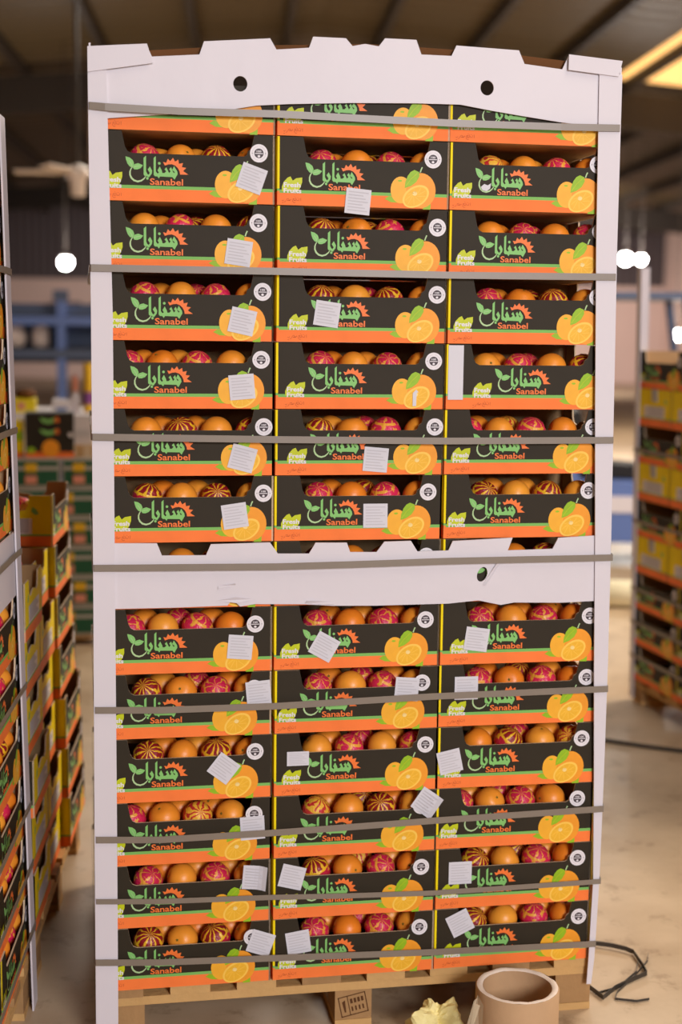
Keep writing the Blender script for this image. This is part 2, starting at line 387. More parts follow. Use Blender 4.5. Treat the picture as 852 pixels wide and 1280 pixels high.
ME['base'] = MB().box(-CW/2+T, CW/2-T, -CD/2+T, CD/2-T, 0, T, 'kraft').mesh('carton_base')
mb = MB(); TRAY = .056
mb.box(-CW/2+.006, CW/2-.006, -CD/2+.006, CD/2-.006, .046, TRAY, 'pulp'); ME['tray'] = mb.mesh('fruit_tray')

FY = -CD/2                      # front plane of a carton
def poly_print(items, name):
    """items: (polygon in metres from carton left/bottom, material, layer)"""
    mb = MB()
    for poly, key, lay in items:
        mb.face([(x-CW/2, FY-.0004-.00012*lay, z) for x, z in poly], key)
    return mb.mesh(name, fix=False)
def ell(cx, cy, rx, ry, rot=0, n=28):
    c, s = math.cos(rot), math.sin(rot)
    return [(cx+rx*math.cos(2*PI*k/n)*c-ry*math.sin(2*PI*k/n)*s, cy+rx*math.cos(2*PI*k/n)*s+ry*math.sin(2*PI*k/n)*c) for k in range(n)]
def stroke(pts, ws):
    L, R_ = [], []
    for k, (x, y) in enumerate(pts):
        a = pts[max(k-1, 0)]; b = pts[min(k+1, len(pts)-1)]
        dx, dy = b[0]-a[0], b[1]-a[1]; l = math.hypot(dx, dy) or 1
        wv = ws[k] if isinstance(ws, (list, tuple)) else ws
        L.append((x-dy/l*wv/2, y+dx/l*wv/2)); R_.append((x+dy/l*wv/2, y-dx/l*wv/2))
    return [[L[k], L[k+1], R_[k+1], R_[k]] for k in range(len(pts)-1)]
# brand print (leaves, ring, Arabic word, rising sun, Latin word)
SC_L = .000175
def lg(p): return (.168*CW+(p[0]-45)*SC_L, .274*CH-(p[1]-375)*SC_L)
def LG(ps): return [lg(p) for p in ps]
it = []
it.append((LG([(45, 70), (95, 82), (135, 112), (150, 150), (143, 185), (125, 205), (95, 190), (68, 155), (52, 110)]), 'lgreen', 0))
it.append((LG([(132, 195), (155, 162), (200, 148), (262, 172), (228, 210), (188, 226), (150, 224)]), 'lgreen', 0))
for q in stroke([(90, 120), (120, 165), (128, 200)], 5): it.append((LG(q), 'lgreen2', 1))
for q in stroke([(145, 200), (175, 188), (220, 182)], 5): it.append((LG(q), 'lgreen2', 1))
ring = [(130, 196), (112, 220), (100, 255), (101, 295), (118, 332), (150, 360), (195, 372), (240, 360), (272, 335), (295, 305)]
for q in stroke(ring, [10, 13, 17, 20, 22, 23, 22, 19, 15, 8]): it.append((LG(q), 'lgreen2', 0))
it.append((LG([(268, 82), (298, 55), (298, 246), (312, 272), (328, 286), (344, 262), (318, 222), (346, 184), (374, 236), (368, 272), (334, 318), (300, 302), (280, 300), (268, 285)]), 'lgreen', 0))
it.append((LG([(392, 80), (419, 54), (419, 242), (440, 268), (456, 256), (440, 228), (468, 180), (494, 232), (500, 260), (528, 258), (548, 236), (526, 214), (550, 188), (574, 240), (582, 258), (602, 236), (584, 212), (608, 184), (630, 238), (640, 256), (656, 246), (622, 218), (644, 172), (684, 232), (690, 266), (650, 336), (626, 306), (470, 302), (456, 326), (436, 302), (408, 302), (392, 284)]), 'lgreen', 0))
it.append((LG(ell(462, 143, 17, 17, n=14)), 'lgreen', 0)); it.append((LG(ell(314, 330, 16, 16, n=14)), 'lgreen', 0))
it.append((LG([(508, 124), (548, 132), (568, 84), (598, 112), (632, 70), (658, 116), (698, 90), (706, 140), (757, 130), (742, 180), (797, 188), (758, 228), (822, 270), (720, 272), (714, 236), (694, 196), (660, 164), (616, 148), (574, 152), (530, 168)]), 'lorange', 0))
tx = text_polys('Sanabel', 412*SC_L, 80*SC_L, .018)
x0, z0 = lg((345, 408))
for p_ in tx: it.append(([(x0+x, z0+z) for x, z in p_], 'lorange', 1))
ME['brand'] = poly_print(it, 'brand_print')
# fruit picture
K = .00016*.98
def fg(x, y): return (.911*CW+(x-672)*K, .738*CH-(y-255)*K)
FG = lambda ps: [fg(*p) for p in ps]
it = [(FG([(-30, 830), (30, 790), (100, 800), (160, 880), (60, 875)]), 'leafp', 0), (FG([(530, 965), (560, 890), (650, 850), (645, 965)]), 'leafp', 0),
      (FG(ell(205, 700, 152, 190)), 'f2', 1), (FG(ell(500, 700, 218, 248)), 'f1', 2), (FG(ell(190, 570, 30, 14)), 'leafp', 2),
      (FG(ell(425, 785, 212, 142, -.55)), 'f3', 3), (FG(ell(425, 788, 182, 116, -.55)), 'f4', 4), (FG(ell(410, 745, 34, 30)), 'f5', 5),
      (FG([(262, 668), (268, 590), (300, 500), (345, 440), (400, 412), (470, 440), (475, 500), (430, 580), (350, 640)]), 'leafp', 3)]
for k in range(9):
    a = 2*PI*k/9
    p0 = (415+40*math.cos(a), 765+30*math.sin(a)); c, s = math.cos(-.55), math.sin(-.55)
    ex, ey = 165*math.cos(a), 102*math.sin(a); p1 = (425+ex*c-ey*s, 788+ex*s+ey*c)
    for q in stroke([p0, p1], 5): it.append((FG(q), 'f3', 5))
for q in stroke([(485, 445), (500, 400), (515, 370)], 18): it.append((FG(q), 'lgreen2', 4))
for q in stroke([(280, 640), (350, 540), (440, 460)], 7): it.append((FG(q), 'lime', 4))
ME['fruitp'] = poly_print(it, 'fruit_print')
# round quality seal
sx, sz = .911*CW, .738*CH
it = [(ell(sx, sz, .0198, .0198), 'wprint', 1), (ell(sx, sz, .0104, .0104), 'dprint', 2), ([(sx-.0092, sz-.0012), (sx+.0092, sz-.0012), (sx+.0092, sz+.0004), (sx-.0092, sz+.0004)], 'wprint', 3),
      (ell(sx, sz-.0062, .003, .0026, n=10), 'wprint', 3)]
for q in text_polys('100', .0105, .0042, .02): it.append(([(sx-.0052+x, sz+.0022+z) for x, z in q], 'wprint', 3))
for k in range(34):
    a = 2*PI*k/34
    if k % 17 in (8, 9): continue
    c, s = math.cos(a), math.sin(a); r0, r1 = .0138, .0158
    it.append(([(sx+r0*c-.0005*s, sz+r0*s+.0005*c), (sx+r1*c-.0005*s, sz+r1*s+.0005*c), (sx+r1*c+.0005*s, sz+r1*s-.0005*c), (sx+r0*c+.0005*s, sz+r0*s-.0005*c)], 'ink', 2))
for sg in (-1, 1): it.append((ell(sx+sg*.0148, sz, .0011, .0011, n=8), 'dprint', 2))
ME['seal'] = poly_print(it, 'seal_print')
# Fresh Fruits print with its two leaves, and the small Arabic line under it
X = lambda u: u*CW
Z = lambda v: v*CH
it = [([(X(.034), Z(.2)), (X(.034), Z(.27)), (X(.045), Z(.34)), (X(.066), Z(.40)), (X(.083), Z(.42)), (X(.096), Z(.36)), (X(.1), Z(.28)), (X(.094), Z(.2))], 'lime', 0),
      ([(X(.086), Z(.2)), (X(.08), Z(.28)), (X(.092), Z(.35)), (X(.115), Z(.395)), (X(.15), Z(.41)), (X(.15), Z(.34)), (X(.14), Z(.26)), (X(.125), Z(.2))], 'lime', 1)]
for tx_, w_, z_ in (('Fresh', .038, .262), ('Fruits', .04, .178)):
    for q in text_polys(tx_, w_, .0105, .03): it.append(([(X(.044)+x, Z(z_)+z) for x, z in q], 'wprint', 3))
ME['slogan'] = poly_print(it, 'slogan_print')
it = []
def ar(ps, wv=.0009):
    for q in stroke([(X(.04)+x*.001, Z(.05)+z*.001) for x, z in ps], wv): it.append((q, 'brownink', 1))
ar([(38, 2), (38, 9)]); ar([(34, 8), (33, 3), (28, 3), (27, 6)]); ar([(25, 9), (25, 3), (20, 3), (19, 5), (23, 7), (18, 7)]); ar([(18, 7), (16, 1), (20, -2), (24, -1)])
ar([(13, 4), (11, 6), (10, 3), (6, 3)]); ar([(8, 3), (5, 7), (1, 6), (2, 3), (8, 3)]); ar([(-1, 4), (-3, 0), (-6, -1)]); ar([(-7, 4), (-9, 1), (-12, 3)])
for dx, dz in ((30, 9), (22, 10.5), (21, 3), (-9, -3), (-11, -3)):
    it.append((ell(X(.04)+dx*.001, Z(.05)+dz*.001, .0008, .0008, n=6), 'brownink', 1))
ME['origin'] = poly_print([([(x*.85+.0105, z) for x, z in q], k, l) for q, k, l in it], 'origin_print')
# white data label of a yellow end (on the +x end and, mirrored, the -x end)
def end_label(sgn):
    mb = MB(); x = sgn*(CW/2+.0005)
    def R4(y0, y1, z0, z1, k, d=0): mb.face([(x+sgn*d, y0, z0), (x+sgn*d, y1, z0), (x+sgn*d, y1, z1), (x+sgn*d, y0, z1)], k)
    R4(-.09, .09, .036, .082, 'wprint')
    for i in range(6): R4(-.08, .08-.02*(i % 3), .041+i*.007, .047+i*.007, 'ink', .0002)
    mb.face([(x, -.11+a*.001, .095+b*.001) for a, b in ((0, 0), (12, -2), (22, 8), (18, 20), (8, 14))], 'lgreen')
    return mb.mesh('end_label')
ME['elR'] = end_label(1); ME['elL'] = end_label(-1)
# stuck-on paper sticker, centred
def sticker_mesh(wd, ht, curl=0):
    mb = MB(); n = 6
    cols = [(-wd/2+wd*k/n) for k in range(n+1)]
    for k in range(n):
        y = lambda q: -.001-curl*max(0, (q/(wd/2)))**2
        a, b = cols[k], cols[k+1]
        mb.face([(a, y(a), -ht/2), (b, y(b), -ht/2), (b, y(b), ht/2), (a, y(a), ht/2)], 'paper')
    for i in range(7):
        z = -ht*.38+i*ht*.12
        mb.face([(-wd*.4, -.0014, z), (wd*(.4-.1*(i % 3)), -.0014-curl*.5, z), (wd*(.4-.1*(i % 3)), -.0014-curl*.5, z+ht*.04), (-wd*.4, -.0014, z+ht*.04)], 'ink')
    return mb.mesh('paper_sticker')
ME['stick'] = sticker_mesh(.057, .056); ME['stick_curl'] = sticker_mesh(.055, .058, .012); ME['stick_low'] = sticker_mesh(.052, .034)

FULL = ('base', 'front', 'back', 'endL', 'endR', 'tray')
NM = {'base': 'base_panel', 'front': 'front_panel', 'back': 'back_panel', 'endL': 'end_panel', 'endR': 'end_panel', 'tray': 'fruit_tray',
      'brand': 'brand_print', 'fruitp': 'fruit_print', 'seal': 'seal_print', 'slogan': 'slogan_print', 'origin': 'origin_print', 'elR': 'end_label', 'elL': 'end_label'}
PRINTS = ('brand', 'fruitp', 'seal', 'slogan', 'origin')
def carton(label, loc, rz=0, group=None, prints=True, ends=True, scale=1, dx=0, tilt=0, closed=False):
    o = thing('fruit_carton', label, 'carton', loc, rz, group, scale)
    o.rotation_euler = (0, tilt, rz)
    fr = None; en = {}
    for k in FULL:
        c = link(NM[k], ME[{'endL': 'solidP' if prints else 'solidL', 'endR': 'solidR'}.get(k, k) if closed else k], o)
        if k == 'front': fr = c
        if k in ('endL', 'endR'): en[k] = c
    if prints:
        for k in PRINTS:
            if dx > .03 and k == 'seal': continue
            link(NM[k], ME[k], fr, (.026 if dx > .03 and k == 'fruitp' else dx, 0, 0))
    if ends:
        link('end_label', ME['elR'], en['endR']); link('end_label', ME['elL'], en['endL'])
    return o, fr

# ------------------------------------------------------------------ fruit meshes
FR = .0375
def orange_mesh():
    mb = MB(); prof = []
    n = 18
    for k in range(n+1):
        a = PI*k/n; r = FR*math.sin(a); z = -FR*.96*math.cos(a)
        if k > n-3: z -= .0012*(k-(n-3))
        prof.append((max(r, .0002), z))
    mb.lathe(prof, 'orange', 28); return mb.mesh('orange', True)
def wrap_mesh(key, seed):
    mb = MB(); n, seg = 24, 36
    prof = [(max(FR*math.sin(PI*k/n), .0002), -FR*math.cos(PI*k/n)) for k in range(n+1)]
    mb.lathe(prof, key, seg); out = []
    for x, y, z in mb.v:
        p_ = Vector((x, y, z)); d = p_.normalized() if p_.length > 1e-6 else Vector((0, 0, 1))
        th = math.atan2(y, x)
        q = noise.ridged_multi_fractal(d*2.6+Vector((seed*7.1, seed*3.3, 0)), 1, 2, 4, 1, 2)*.0011
        q += .0007*math.sin(th*13+3*noise.noise(d*3+Vector((seed, 0, 0)))*2)*(1-abs(d.z)*.5)
        out.append(tuple(d*min(FR, FR+q-.0026)))
    mb.v = out; return mb.mesh('wrapped_orange', True)
ME['orange'] = orange_mesh()
WR = [wrap_mesh('wrapA', 1), wrap_mesh('wrapB', 2), wrap_mesh('wrapC', 3), wrap_mesh('wrapA', 4), wrap_mesh('wrapB', 5)]
mb = MB(); mb.face([(.0045*(1 if k % 2 else .45)*math.cos(2*PI*k/10), .0045*(1 if k % 2 else .45)*math.sin(2*PI*k/10), FR*.96-.0024) for k in range(10)], 'calyx')
mb.lathe([(.0018, FR*.96-.0024), (.0012, FR*.96-.001), (.0001, FR*.96-.001)], 'calyx', 8); ME['calyx'] = mb.mesh('stem_button')
WNAME = ['sunburst-wrapped orange', 'crimson-wrapped orange', 'coral-wrapped orange']
WIDX = [0, 1, 2, 0, 1]
def fruit(kind, loc, where, group, s=1.0):
    if kind == 'O':
        o = link('orange', ME['orange'], None, loc, (random.uniform(-1.3, 1.3), random.uniform(-1.3, 1.3), random.uniform(0, 6)), s)
        tag(o, 'unwrapped orange, '+where, 'orange', group)
        link('stem_button', ME['calyx'], o)
    else:
        i = random.choices(range(5), (3, 4, 2, 2, 3))[0]
        o = link('wrapped_orange', WR[i], None, loc, (random.uniform(.1, 1.0), random.uniform(-.5, .5), random.uniform(-.5, .5)), s)
        tag(o, WNAME[WIDX[i]]+', '+where, 'orange', group)
    return o

# ------------------------------------------------------------------ the pallet load in front
COLN = ['column near yellow stack', 'middle column', 'column near black strapping']
BASEZ = .135
DX = {1: (0, -.003, -.007), 2: (-.001, .009, .003), 3: (.010, .012, 0), 4: (.005, .008, .05), 5: (.012, .014, .003), 6: (.012, .002, -.005),
      8: (-.004, .001, .010), 9: (-.005, -.007, .008), 10: (-.005, .005, 0), 11: (-.006, -.003, -.005), 12: (-.007, 0, -.001), 13: (-.009, -.001, .008)}
STICK = [(1, 0, .145, .055, -19), (1, 1, -.016, .012, -5), (2, 0, .116, .044, -8), (3, 0, .125, .044, -12), (3, 1, -.083, .063, -8), (4, 0, .124, .049, 5),
         (5, 0, .126, .039, -15), (5, 1, .033, .035, -5), (6, 0, .109, .059, 8), (6, 1, .035, .056, 0), (8, 0, .122, .057, -5), (8, 1, -.082, .052, -30),
         (8, 2, -.116, .06, -8), (9, 0, .165, .099, 5), (9, 1, .116, .096, -5), (9, 2, -.138, .093, 0), (10, 0, .084, .073, -38), (10, 1, -.142, .089, 0),
         (10, 2, -.175, .066, 12), (11, 0, .152, .077, 3), (11, 1, .169, .119, -35), (12, 0, .157, .107, -5), (12, 1, -.153, .103, -15), (12, 2, -.143, .089, 0),
         (13, 0, .173, .095, -20), (13, 1, -.137, .091, 8), (13, 2, -.141, .113, 25)]
PAT_B = {(4, 0), (8, 0), (11, 0), (5, 2), (11, 2)}
PAT_C = {(2, 0), (5, 0), (2, 2), (4, 2), (10, 1), (10, 2)}
for row in range(14):
    for c in range(3):
        lay = 14-row; z = BASEZ+PITCH*(13-row)
        jx = random.uniform(-.0015, .0015)*(row > 0)-((.0095 if row == 0 else .007) if c == 2 else .0025 if c == 1 else 0)
        jy = random.uniform(0, .003)
        loc = (-.4+.4*c+jx, CD/2+jy, z)
        st = [q for q in STICK if q[0] == row and q[1] == c]
        extra = ' with paper sticker' if st else ''
        lab = 'black and orange fruit carton%s, %s layer above pallet, %s' % (extra, ORD[lay], COLN[c])
        o, fr = carton(lab, loc, random.uniform(-.004, .004), 'printed fruit cartons on the strapped pallet', dx=DX.get(row, (0, 0, 0))[c], ends=c != 1)
        for (_, _, x, zz_, a) in st:
            k = 'stick_curl' if (row, c) in ((12, 0), (11, 1)) else 'stick_low' if (row, c) == (10, 1) else 'stick'
            s = link('paper_sticker', ME[k], fr, (x-jx, FY-.0012, zz_), (0, -math.radians(a), 0))
            s['label'] = 'white paper sticker with grey print'
        if (row, c) == (4, 2):
            mb = MB(); mb.prism([(-.192, .022), (-.156, .022), (-.156, .147), (-.192, .147)], FY-.0022, FY-.001, 'y', 'paper')
            s = link('paper_strip', mb.mesh('paper_strip'), fr); s['label'] = 'blank white paper strip at the carton edge'
        if (row, c) in ((1, 2), (4, 1)):
            mb = MB(); bx, bz = ((-.112, .052) if c == 2 else (.125, .025))
            pl = [(-.012, 0), (-.004, .007), (.004, .004), (.012, .009), (.010, -.003), (.002, -.009), (-.008, -.007)] if c == 2 else [(-.004, -.018), (.004, -.018), (.005, .012), (.009, .014), (.004, .020), (-.004, .012)]
            mb.prism([(bx+a, bz+b) for a, b in pl], FY-.0022, FY-.001, 'y', 'paper')
            link('torn_patch', mb.mesh('torn_patch'), fr)
        # fruit lying in the carton
        if row == 0: continue
        where = lambda a, n: '%s row, %s from round seal, %s layer above pallet, %s' % (a, ORD[n], ORD[lay], COLN[c])
        grp = 'oranges in carton of layer %d, %s' % (lay, COLN[c])
        us, pat = [.275, .478, .681, .884], 'WOWO'
        if (row, c) in PAT_B: us = [.175, .37, .57, .77]
        if (row, c) in PAT_C: pat = 'OWOW'
        if row == 7: us = us[:3]
        zc = TRAY+FR+.0008
        for i, u in enumerate(us):
            y = -CD/2+.048+random.uniform(0, .004)
            fruit(pat[i], (loc[0]+U(u)+random.uniform(-.001, .001), loc[1]+y, z+zc), where('front', len(us)-i), grp, random.uniform(.95, 1.0))
        if row == 7: continue
        back = [(us[0]+us[1])/2, (us[1]+us[2])/2] + ([(us[2]+us[3])/2] if row > 7 else [])
        for i, u in enumerate(back):
            fruit('OW'[i % 2] if random.random() < .6 else 'O', (loc[0]+U(u), loc[1]-CD/2+.048+.070, z+zc), where('second', len(back)-i), grp, .96)
# further ranks of the outer columns, added unseen, partly to keep light out of the side gap
for rank in (1, 2):
    for row in range(14):
        for c in (0, 2):
            lab = 'rear carton, %s rank behind front, %s layer above pallet, %s' % (('second', 'third')[rank-1], ORD[14-row], COLN[c])
            carton(lab, (-.4+.4*c-(.010 if c == 2 else 0), CD/2+.002+rank*.3, BASEZ+PITCH*(13-row)), 0, 'rear cartons on the strapped pallet', prints=False, ends=True)

def pallet(name, label, loc, rz, W_, D_, H_=.135, front_blocks=(-.55, 0, .55), stamp=True, detail=True):
    o = thing(name, label, 'pallet', loc, rz)
    k = H_/.135
    n = 8
    for i in range(n):
        x = -W_/2+.05+(W_-.1)*i/(n-1)
        mb = MB(); mb.box(-.047, .047, 0, D_,   .114*k, .1347*k, 'wood' if i % 3 else 'wood_old'); link('deck_board', mb.mesh('deck_board'), o, (x, random.uniform(0, .004), 0))
    for x in front_blocks:
        mb = MB(); mb.box(-.045, .045, 0, D_, 0, .018*k, 'wood'); link('bottom_board', mb.mesh('bottom_board'), o, (x, .004, 0))
    for y in (.0, D_/2-.05, D_-.1):
        mb = MB(); mb.box(-W_/2, W_/2, 0, .1, .093*k, .1135*k, 'wood'); link('stringer_board', mb.mesh('stringer_board'), o, (0, y+.004, 0))
        for j, x in enumerate(front_blocks):
            mb = MB(); mb.box(-.045, .045, 0, .1, .0185*k, .0925*k, 'wood_old')
            b = link('block', mb.mesh('block'), o, (x, y+.006, 0))
            if stamp and y == 0 and j == 1:
                mb = MB(); yy = -.0006; zc = .055*k
                def R4(x0, x1, z0, z1): mb.face([(x0, yy, z0), (x1, yy, z0), (x1, yy, z1), (x0, yy, z1)], 'stampink')
                R4(-.034, .034, zc-.026, zc-.0235); R4(-.034, .034, zc+.0235, zc+.026); R4(-.034, -.0315, zc-.026, zc+.026); R4(.0315, .034, zc-.026, zc+.026); R4(-.012, -.010, zc-.026, zc+.026)
                for sx_ in (-.006, .003, .012, .021): R4(sx_, sx_+.006, zc+.004, zc+.016); R4(sx_, sx_+.004, zc-.016, zc-.004)
                mb.face([(-.024, yy, zc-.015), (-.020, yy, zc-.015), (-.018, yy, zc+.016), (-.026, yy, zc+.012)], 'stampink')
                for q in range(len(mb.v)):
                    x_, y_, z_ = mb.v[q]; a = .2; mb.v[q] = (x_*math.cos(a)-(z_-zc)*math.sin(a), y_, zc+x_*math.sin(a)+(z_-zc)*math.cos(a))
                link('stamp_print', mb.mesh('stamp_print'), b)
    return o
pallet('pallet', 'pale wooden pallet under the strapped load of black fruit cartons', (0, .004, 0), 0, 1.2, 1.0, front_blocks=(-.545, 0.0, .555))

# white corner posts
def post_mesh(inner, outer, side, y0, y1, depth):
    """L-shaped board post from (z, x) lists; side +1: outer edge to the right"""
    mb = MB(); n = len(inner)
    for k in range(n-1):
        (za, ia), (zb, ib) = inner[k], inner[k+1]; oa, ob = outer[k][1], outer[k+1][1]; e = side*.004
        def slab(a0, a1, b0, b1, ya, yb, front='white'):
            v = [(a0, ya, za), (a1, ya, za), (a1, yb, za), (a0, yb, za), (b0, ya, zb), (b1, ya, zb), (b1, yb, zb), (b0, yb, zb)]
            i = len(mb.v); mb.v += v
            for f in ((0, 1, 5, 4), (1, 2, 6, 5), (2, 3, 7, 6), (3, 0, 4, 7), (3, 2, 1, 0), (4, 5, 6, 7)):
                mb.f.append(tuple(i+j for j in f)); mb.mi.append(mb.m('white'))
        slab(ia, oa, ib, ob, y0, y1)
        slab(oa-e*0, oa+e, ob-e*0, ob+e, y0, y0+depth)
    return mb.mesh('corner_post', fix=True)
zl = [0.0, .5, 1.1, 1.7, 2.262]
inn = [(z, x) for z, x in zip(zl, (-.562, -.561, -.561, -.561, -.571))]
out = [(z, x) for z, x in zip(zl, (-.609, -.608, -.605, -.604, -.606))]
tag(link('corner_post', post_mesh(inn, out, -1, -.0135, -.0095, .062)), 'white cardboard corner post of strapped load, next to the yellow stack', 'corner post')
zr = [.075, .14, .34, .6, .89, 1.19, 1.5, 1.88, 2.258]
inn = [(z, x) for z, x in zip(zr, (.582, .585, .590, .583, .573, .565, .554, .543, .537))]
out = [(z, x) for z, x in zip(zr, (.590, .596, .602, .604, .604, .601, .596, .590, .588))]
tag(link('corner_post', post_mesh(inn, out, 1, -.0135, -.0095, .062)), 'white cardboard corner post of strapped load, next to the loose black strapping', 'corner post')

# white top tray and middle tray of the load
def holed_sheet(outer, holes, y0, y1, kf, kb, bulge=None):
    cu = bpy.data.curves.new('outline', 'CURVE'); cu.dimensions = '2D'; cu.fill_mode = 'BOTH'; cu.extrude = abs(y1-y0)/2
    for ps in [outer]+holes:
        sp = cu.splines.new('POLY'); sp.points.add(len(ps)-1); sp.use_cyclic_u = True
        for q, (x, z) in zip(sp.points, ps): q.co = (x, z, 0, 1)
    o = bpy.data.objects.new('outline', cu); COL.objects.link(o)
    me = bpy.data.meshes.new_from_object(o.evaluated_get(bpy.context.evaluated_depsgraph_get()))
    bpy.data.objects.remove(o); bpy.data.curves.remove(cu)
    ym = (y0+y1)/2
    for v in me.vertices:
        x, z, d = v.co; v.co = (x, ym-d+(bulge(x, z) if bulge else 0), z)
    me.materials.clear(); me.materials.append(M[kf]); me.materials.append(M[kb])
    bm = bmesh.new(); bm.from_mesh(me); bmesh.ops.remove_doubles(bm, verts=bm.verts, dist=1e-6); bmesh.ops.recalc_face_normals(bm, faces=bm.faces)
    for f in bm.faces:
        f.smooth = False; f.material_index = 1 if f.normal.y > .5 else 0
    bm.to_mesh(me); bm.free(); return me
ctop = [(-.603, 2.264), (-.484, 2.275), (-.473, 2.252), (-.371, 2.261), (-.361, 2.289), (-.217, 2.302), (-.203, 2.279), (-.131, 2.286), (-.122, 2.31), (-.049, 2.31), (-.034, 2.294), (-.006, 2.3), (.025, 2.296), (.039, 2.314), (.11, 2.314), (.122, 2.283), (.191, 2.283), (.202, 2.306), (.347, 2.302), (.361, 2.273), (.45, 2.265), (.464, 2.295), (.582, 2.286)]
cbot = [(.582, 2.14), (.536, 2.142), (.45, 2.148), (.355, 2.159), (.283, 2.168), (.214, 2.178), (.113, 2.177), (-.033, 2.172), (-.176, 2.164), (-.247, 2.158), (-.299, 2.148), (-.414, 2.135), (-.569, 2.119), (-.603, 2.114)]
tray = thing('top_tray', 'white cardboard tray with notched rim capping the strapped load', 'tray', (0, 0, 2.12))
def rel(ps): return [(x, z-2.12) for x, z in ps]
link('front_panel', holed_sheet(rel(ctop+cbot), [rel(ell(.275, 2.217, .0155, .0165)), rel(ell(-.282, 2.203, .0155, .0165))], -.0085, -.0045, 'white_tray', 'kraft_dark'), tray)
mb = MB(); mb.prism(rel([(-.595, 2.256), (-.3, 2.285), (0, 2.303), (.3, 2.298), (.585, 2.278), (.585, 2.254), (-.595, 2.254)]), .006, .010, 'y', 'kraft_dark')
link('inner_liner', mb.mesh('inner_liner'), tray)
for x, s in ((-.603, -1), (.588, 1)):
    mb = MB(); x0, x1 = sorted((x, x+s*.004)); mb.box(x0, x1, -.0085, .92, 0.0, .155, 'white'); link('side_panel', mb.mesh('side_panel'), tray)
mb = MB(); mb.prism([(-.603, .0), (.588, .0), (.588, .16), (-.603, .15)], .916, .92, 'y', 'kraft_dark', 'white', 'white'); link('back_panel', mb.mesh('back_panel'), tray)
mb = MB(); mb.prism(rel([(-.610, 2.213), (-.471, 2.237), (-.484, 2.277), (-.610, 2.266)]), -.0175, -.0142, 'y', 'white'); link('corner_flap', mb.mesh('corner_flap'), tray)
mb = MB(); mb.prism(rel([(.462, 2.263), (.582, 2.253), (.590, 2.288), (.462, 2.297)]), -.0175, -.0142, 'y', 'white'); link('corner_flap', mb.mesh('corner_flap'), tray)

stop = [(-.598, 1.194), (-.467, 1.192), (-.456, 1.164), (-.357, 1.163), (-.346, 1.188), (-.211, 1.19), (-.193, 1.164), (-.121, 1.163), (-.106, 1.188), (-.033, 1.187), (-.025, 1.165), (.037, 1.164), (.055, 1.188), (.118, 1.189), (.134, 1.164), (.208, 1.165), (.218, 1.187), (.363, 1.193), (.352, 1.163), (.462, 1.165), (.475, 1.191), (.600, 1.197)]
sbot = [(.600, 1.038), (.486, 1.035), (.371, 1.038), (.338, 1.033), (.283, 1.045), (.211, 1.039), (.039, 1.038), (-.065, 1.04), (-.131, 1.045), (-.246, 1.048), (-.279, 1.043), (-.297, 1.06), (-.308, 1.046), (-.424, 1.044), (-.559, 1.044), (-.598, 1.043)]
mid = thing('middle_tray', 'white cardboard band with notches and a torn hole between the carton layers', 'tray', (0, 0, 1.04))
rel2 = lambda ps: [(x, z-1.04) for x, z in ps]
link('front_panel', holed_sheet(rel2(stop+sbot), [rel2(ell(.291, 1.107, .012, .018, -.35, 18))], -.0085, -.0045, 'white_tray', 'kraft_dark'), mid)
for x, s in ((-.602, -1), (.600, 1)):
    mb = MB(); x0, x1 = sorted((x, x+s*.003)); mb.box(x0, x1, -.0085, .92, 0, .15, 'white'); link('side_panel', mb.mesh('side_panel'), mid)
for pl in ([(.292, 1.082), (.33, 1.142), (.338, 1.139), (.30, 1.082)], [(-.335, 1.058), (-.29, 1.066), (-.25, 1.060), (-.285, 1.052)], [(-.13, 1.047), (-.06, 1.044), (-.062, 1.050), (-.125, 1.054)], [(-.33, 1.092), (-.29, 1.098), (-.29, 1.093), (-.33, 1.086)]):
    mb = MB(); mb.face([(x, -.0095-.004*(i % 2), z-1.04) for i, (x, z) in enumerate(pl)], 'white'); link('crease', mb.mesh('crease'), mid)

# grey straps round the load
STR = [[(-.604, 2.143), (-.574, 2.141), (-.415, 2.138), (-.204, 2.14), (.185, 2.135), (.447, 2.136), (.587, 2.139)],
       [(-.604, 1.8), (-.202, 1.8), (.192, 1.799), (.590, 1.802)], [(-.604, 1.432), (-.199, 1.426), (.2, 1.422), (.598, 1.423)],
       [(-.604, 1.139), (-.407, 1.138), (-.198, 1.136), (-.021, 1.138), (.206, 1.142), (.607, 1.143)],
       [(-.604, .814), (-.462, .81), (-.196, .81), (.174, .82), (.607, .823)], [(-.605, .51), (-.463, .504), (-.194, .507), (.19, .517), (.607, .524)],
       [(-.606, .363), (-.464, .356), (-.202, .35), (-.03, .343), (.194, .337), (.606, .34)], [(-.609, .216), (-.465, .208), (-.202, .2), (.197, .188), (.599, .18)]]
for i, pts in enumerate(STR):
    xl, zl_ = pts[0]; xr, zr_ = pts[-1]
    loop = [(xl-.006, .0, zl_), (xl-.003, -.017, zl_)]+[(x, -.020, z) for x, z in pts[1:-1]]+[(xr+.002, -.017, zr_), (xr+.006, .0, zr_), (xr+.006, .90, zr_), (xr-.01, .925, zr_), (xl+.01, .925, zl_), (xl-.006, .90, zl_)]
    mb = MB(); mb.ribbon(loop, .0155 if i != 6 else .0125, .0012, 'strap', closed=True)
    tag(link('strap', mb.mesh('strap', fix=True)), 'flat grey plastic strap round the big load, %s up from the floor' % ORD[8-i], 'strap', 'grey straps round the big load')

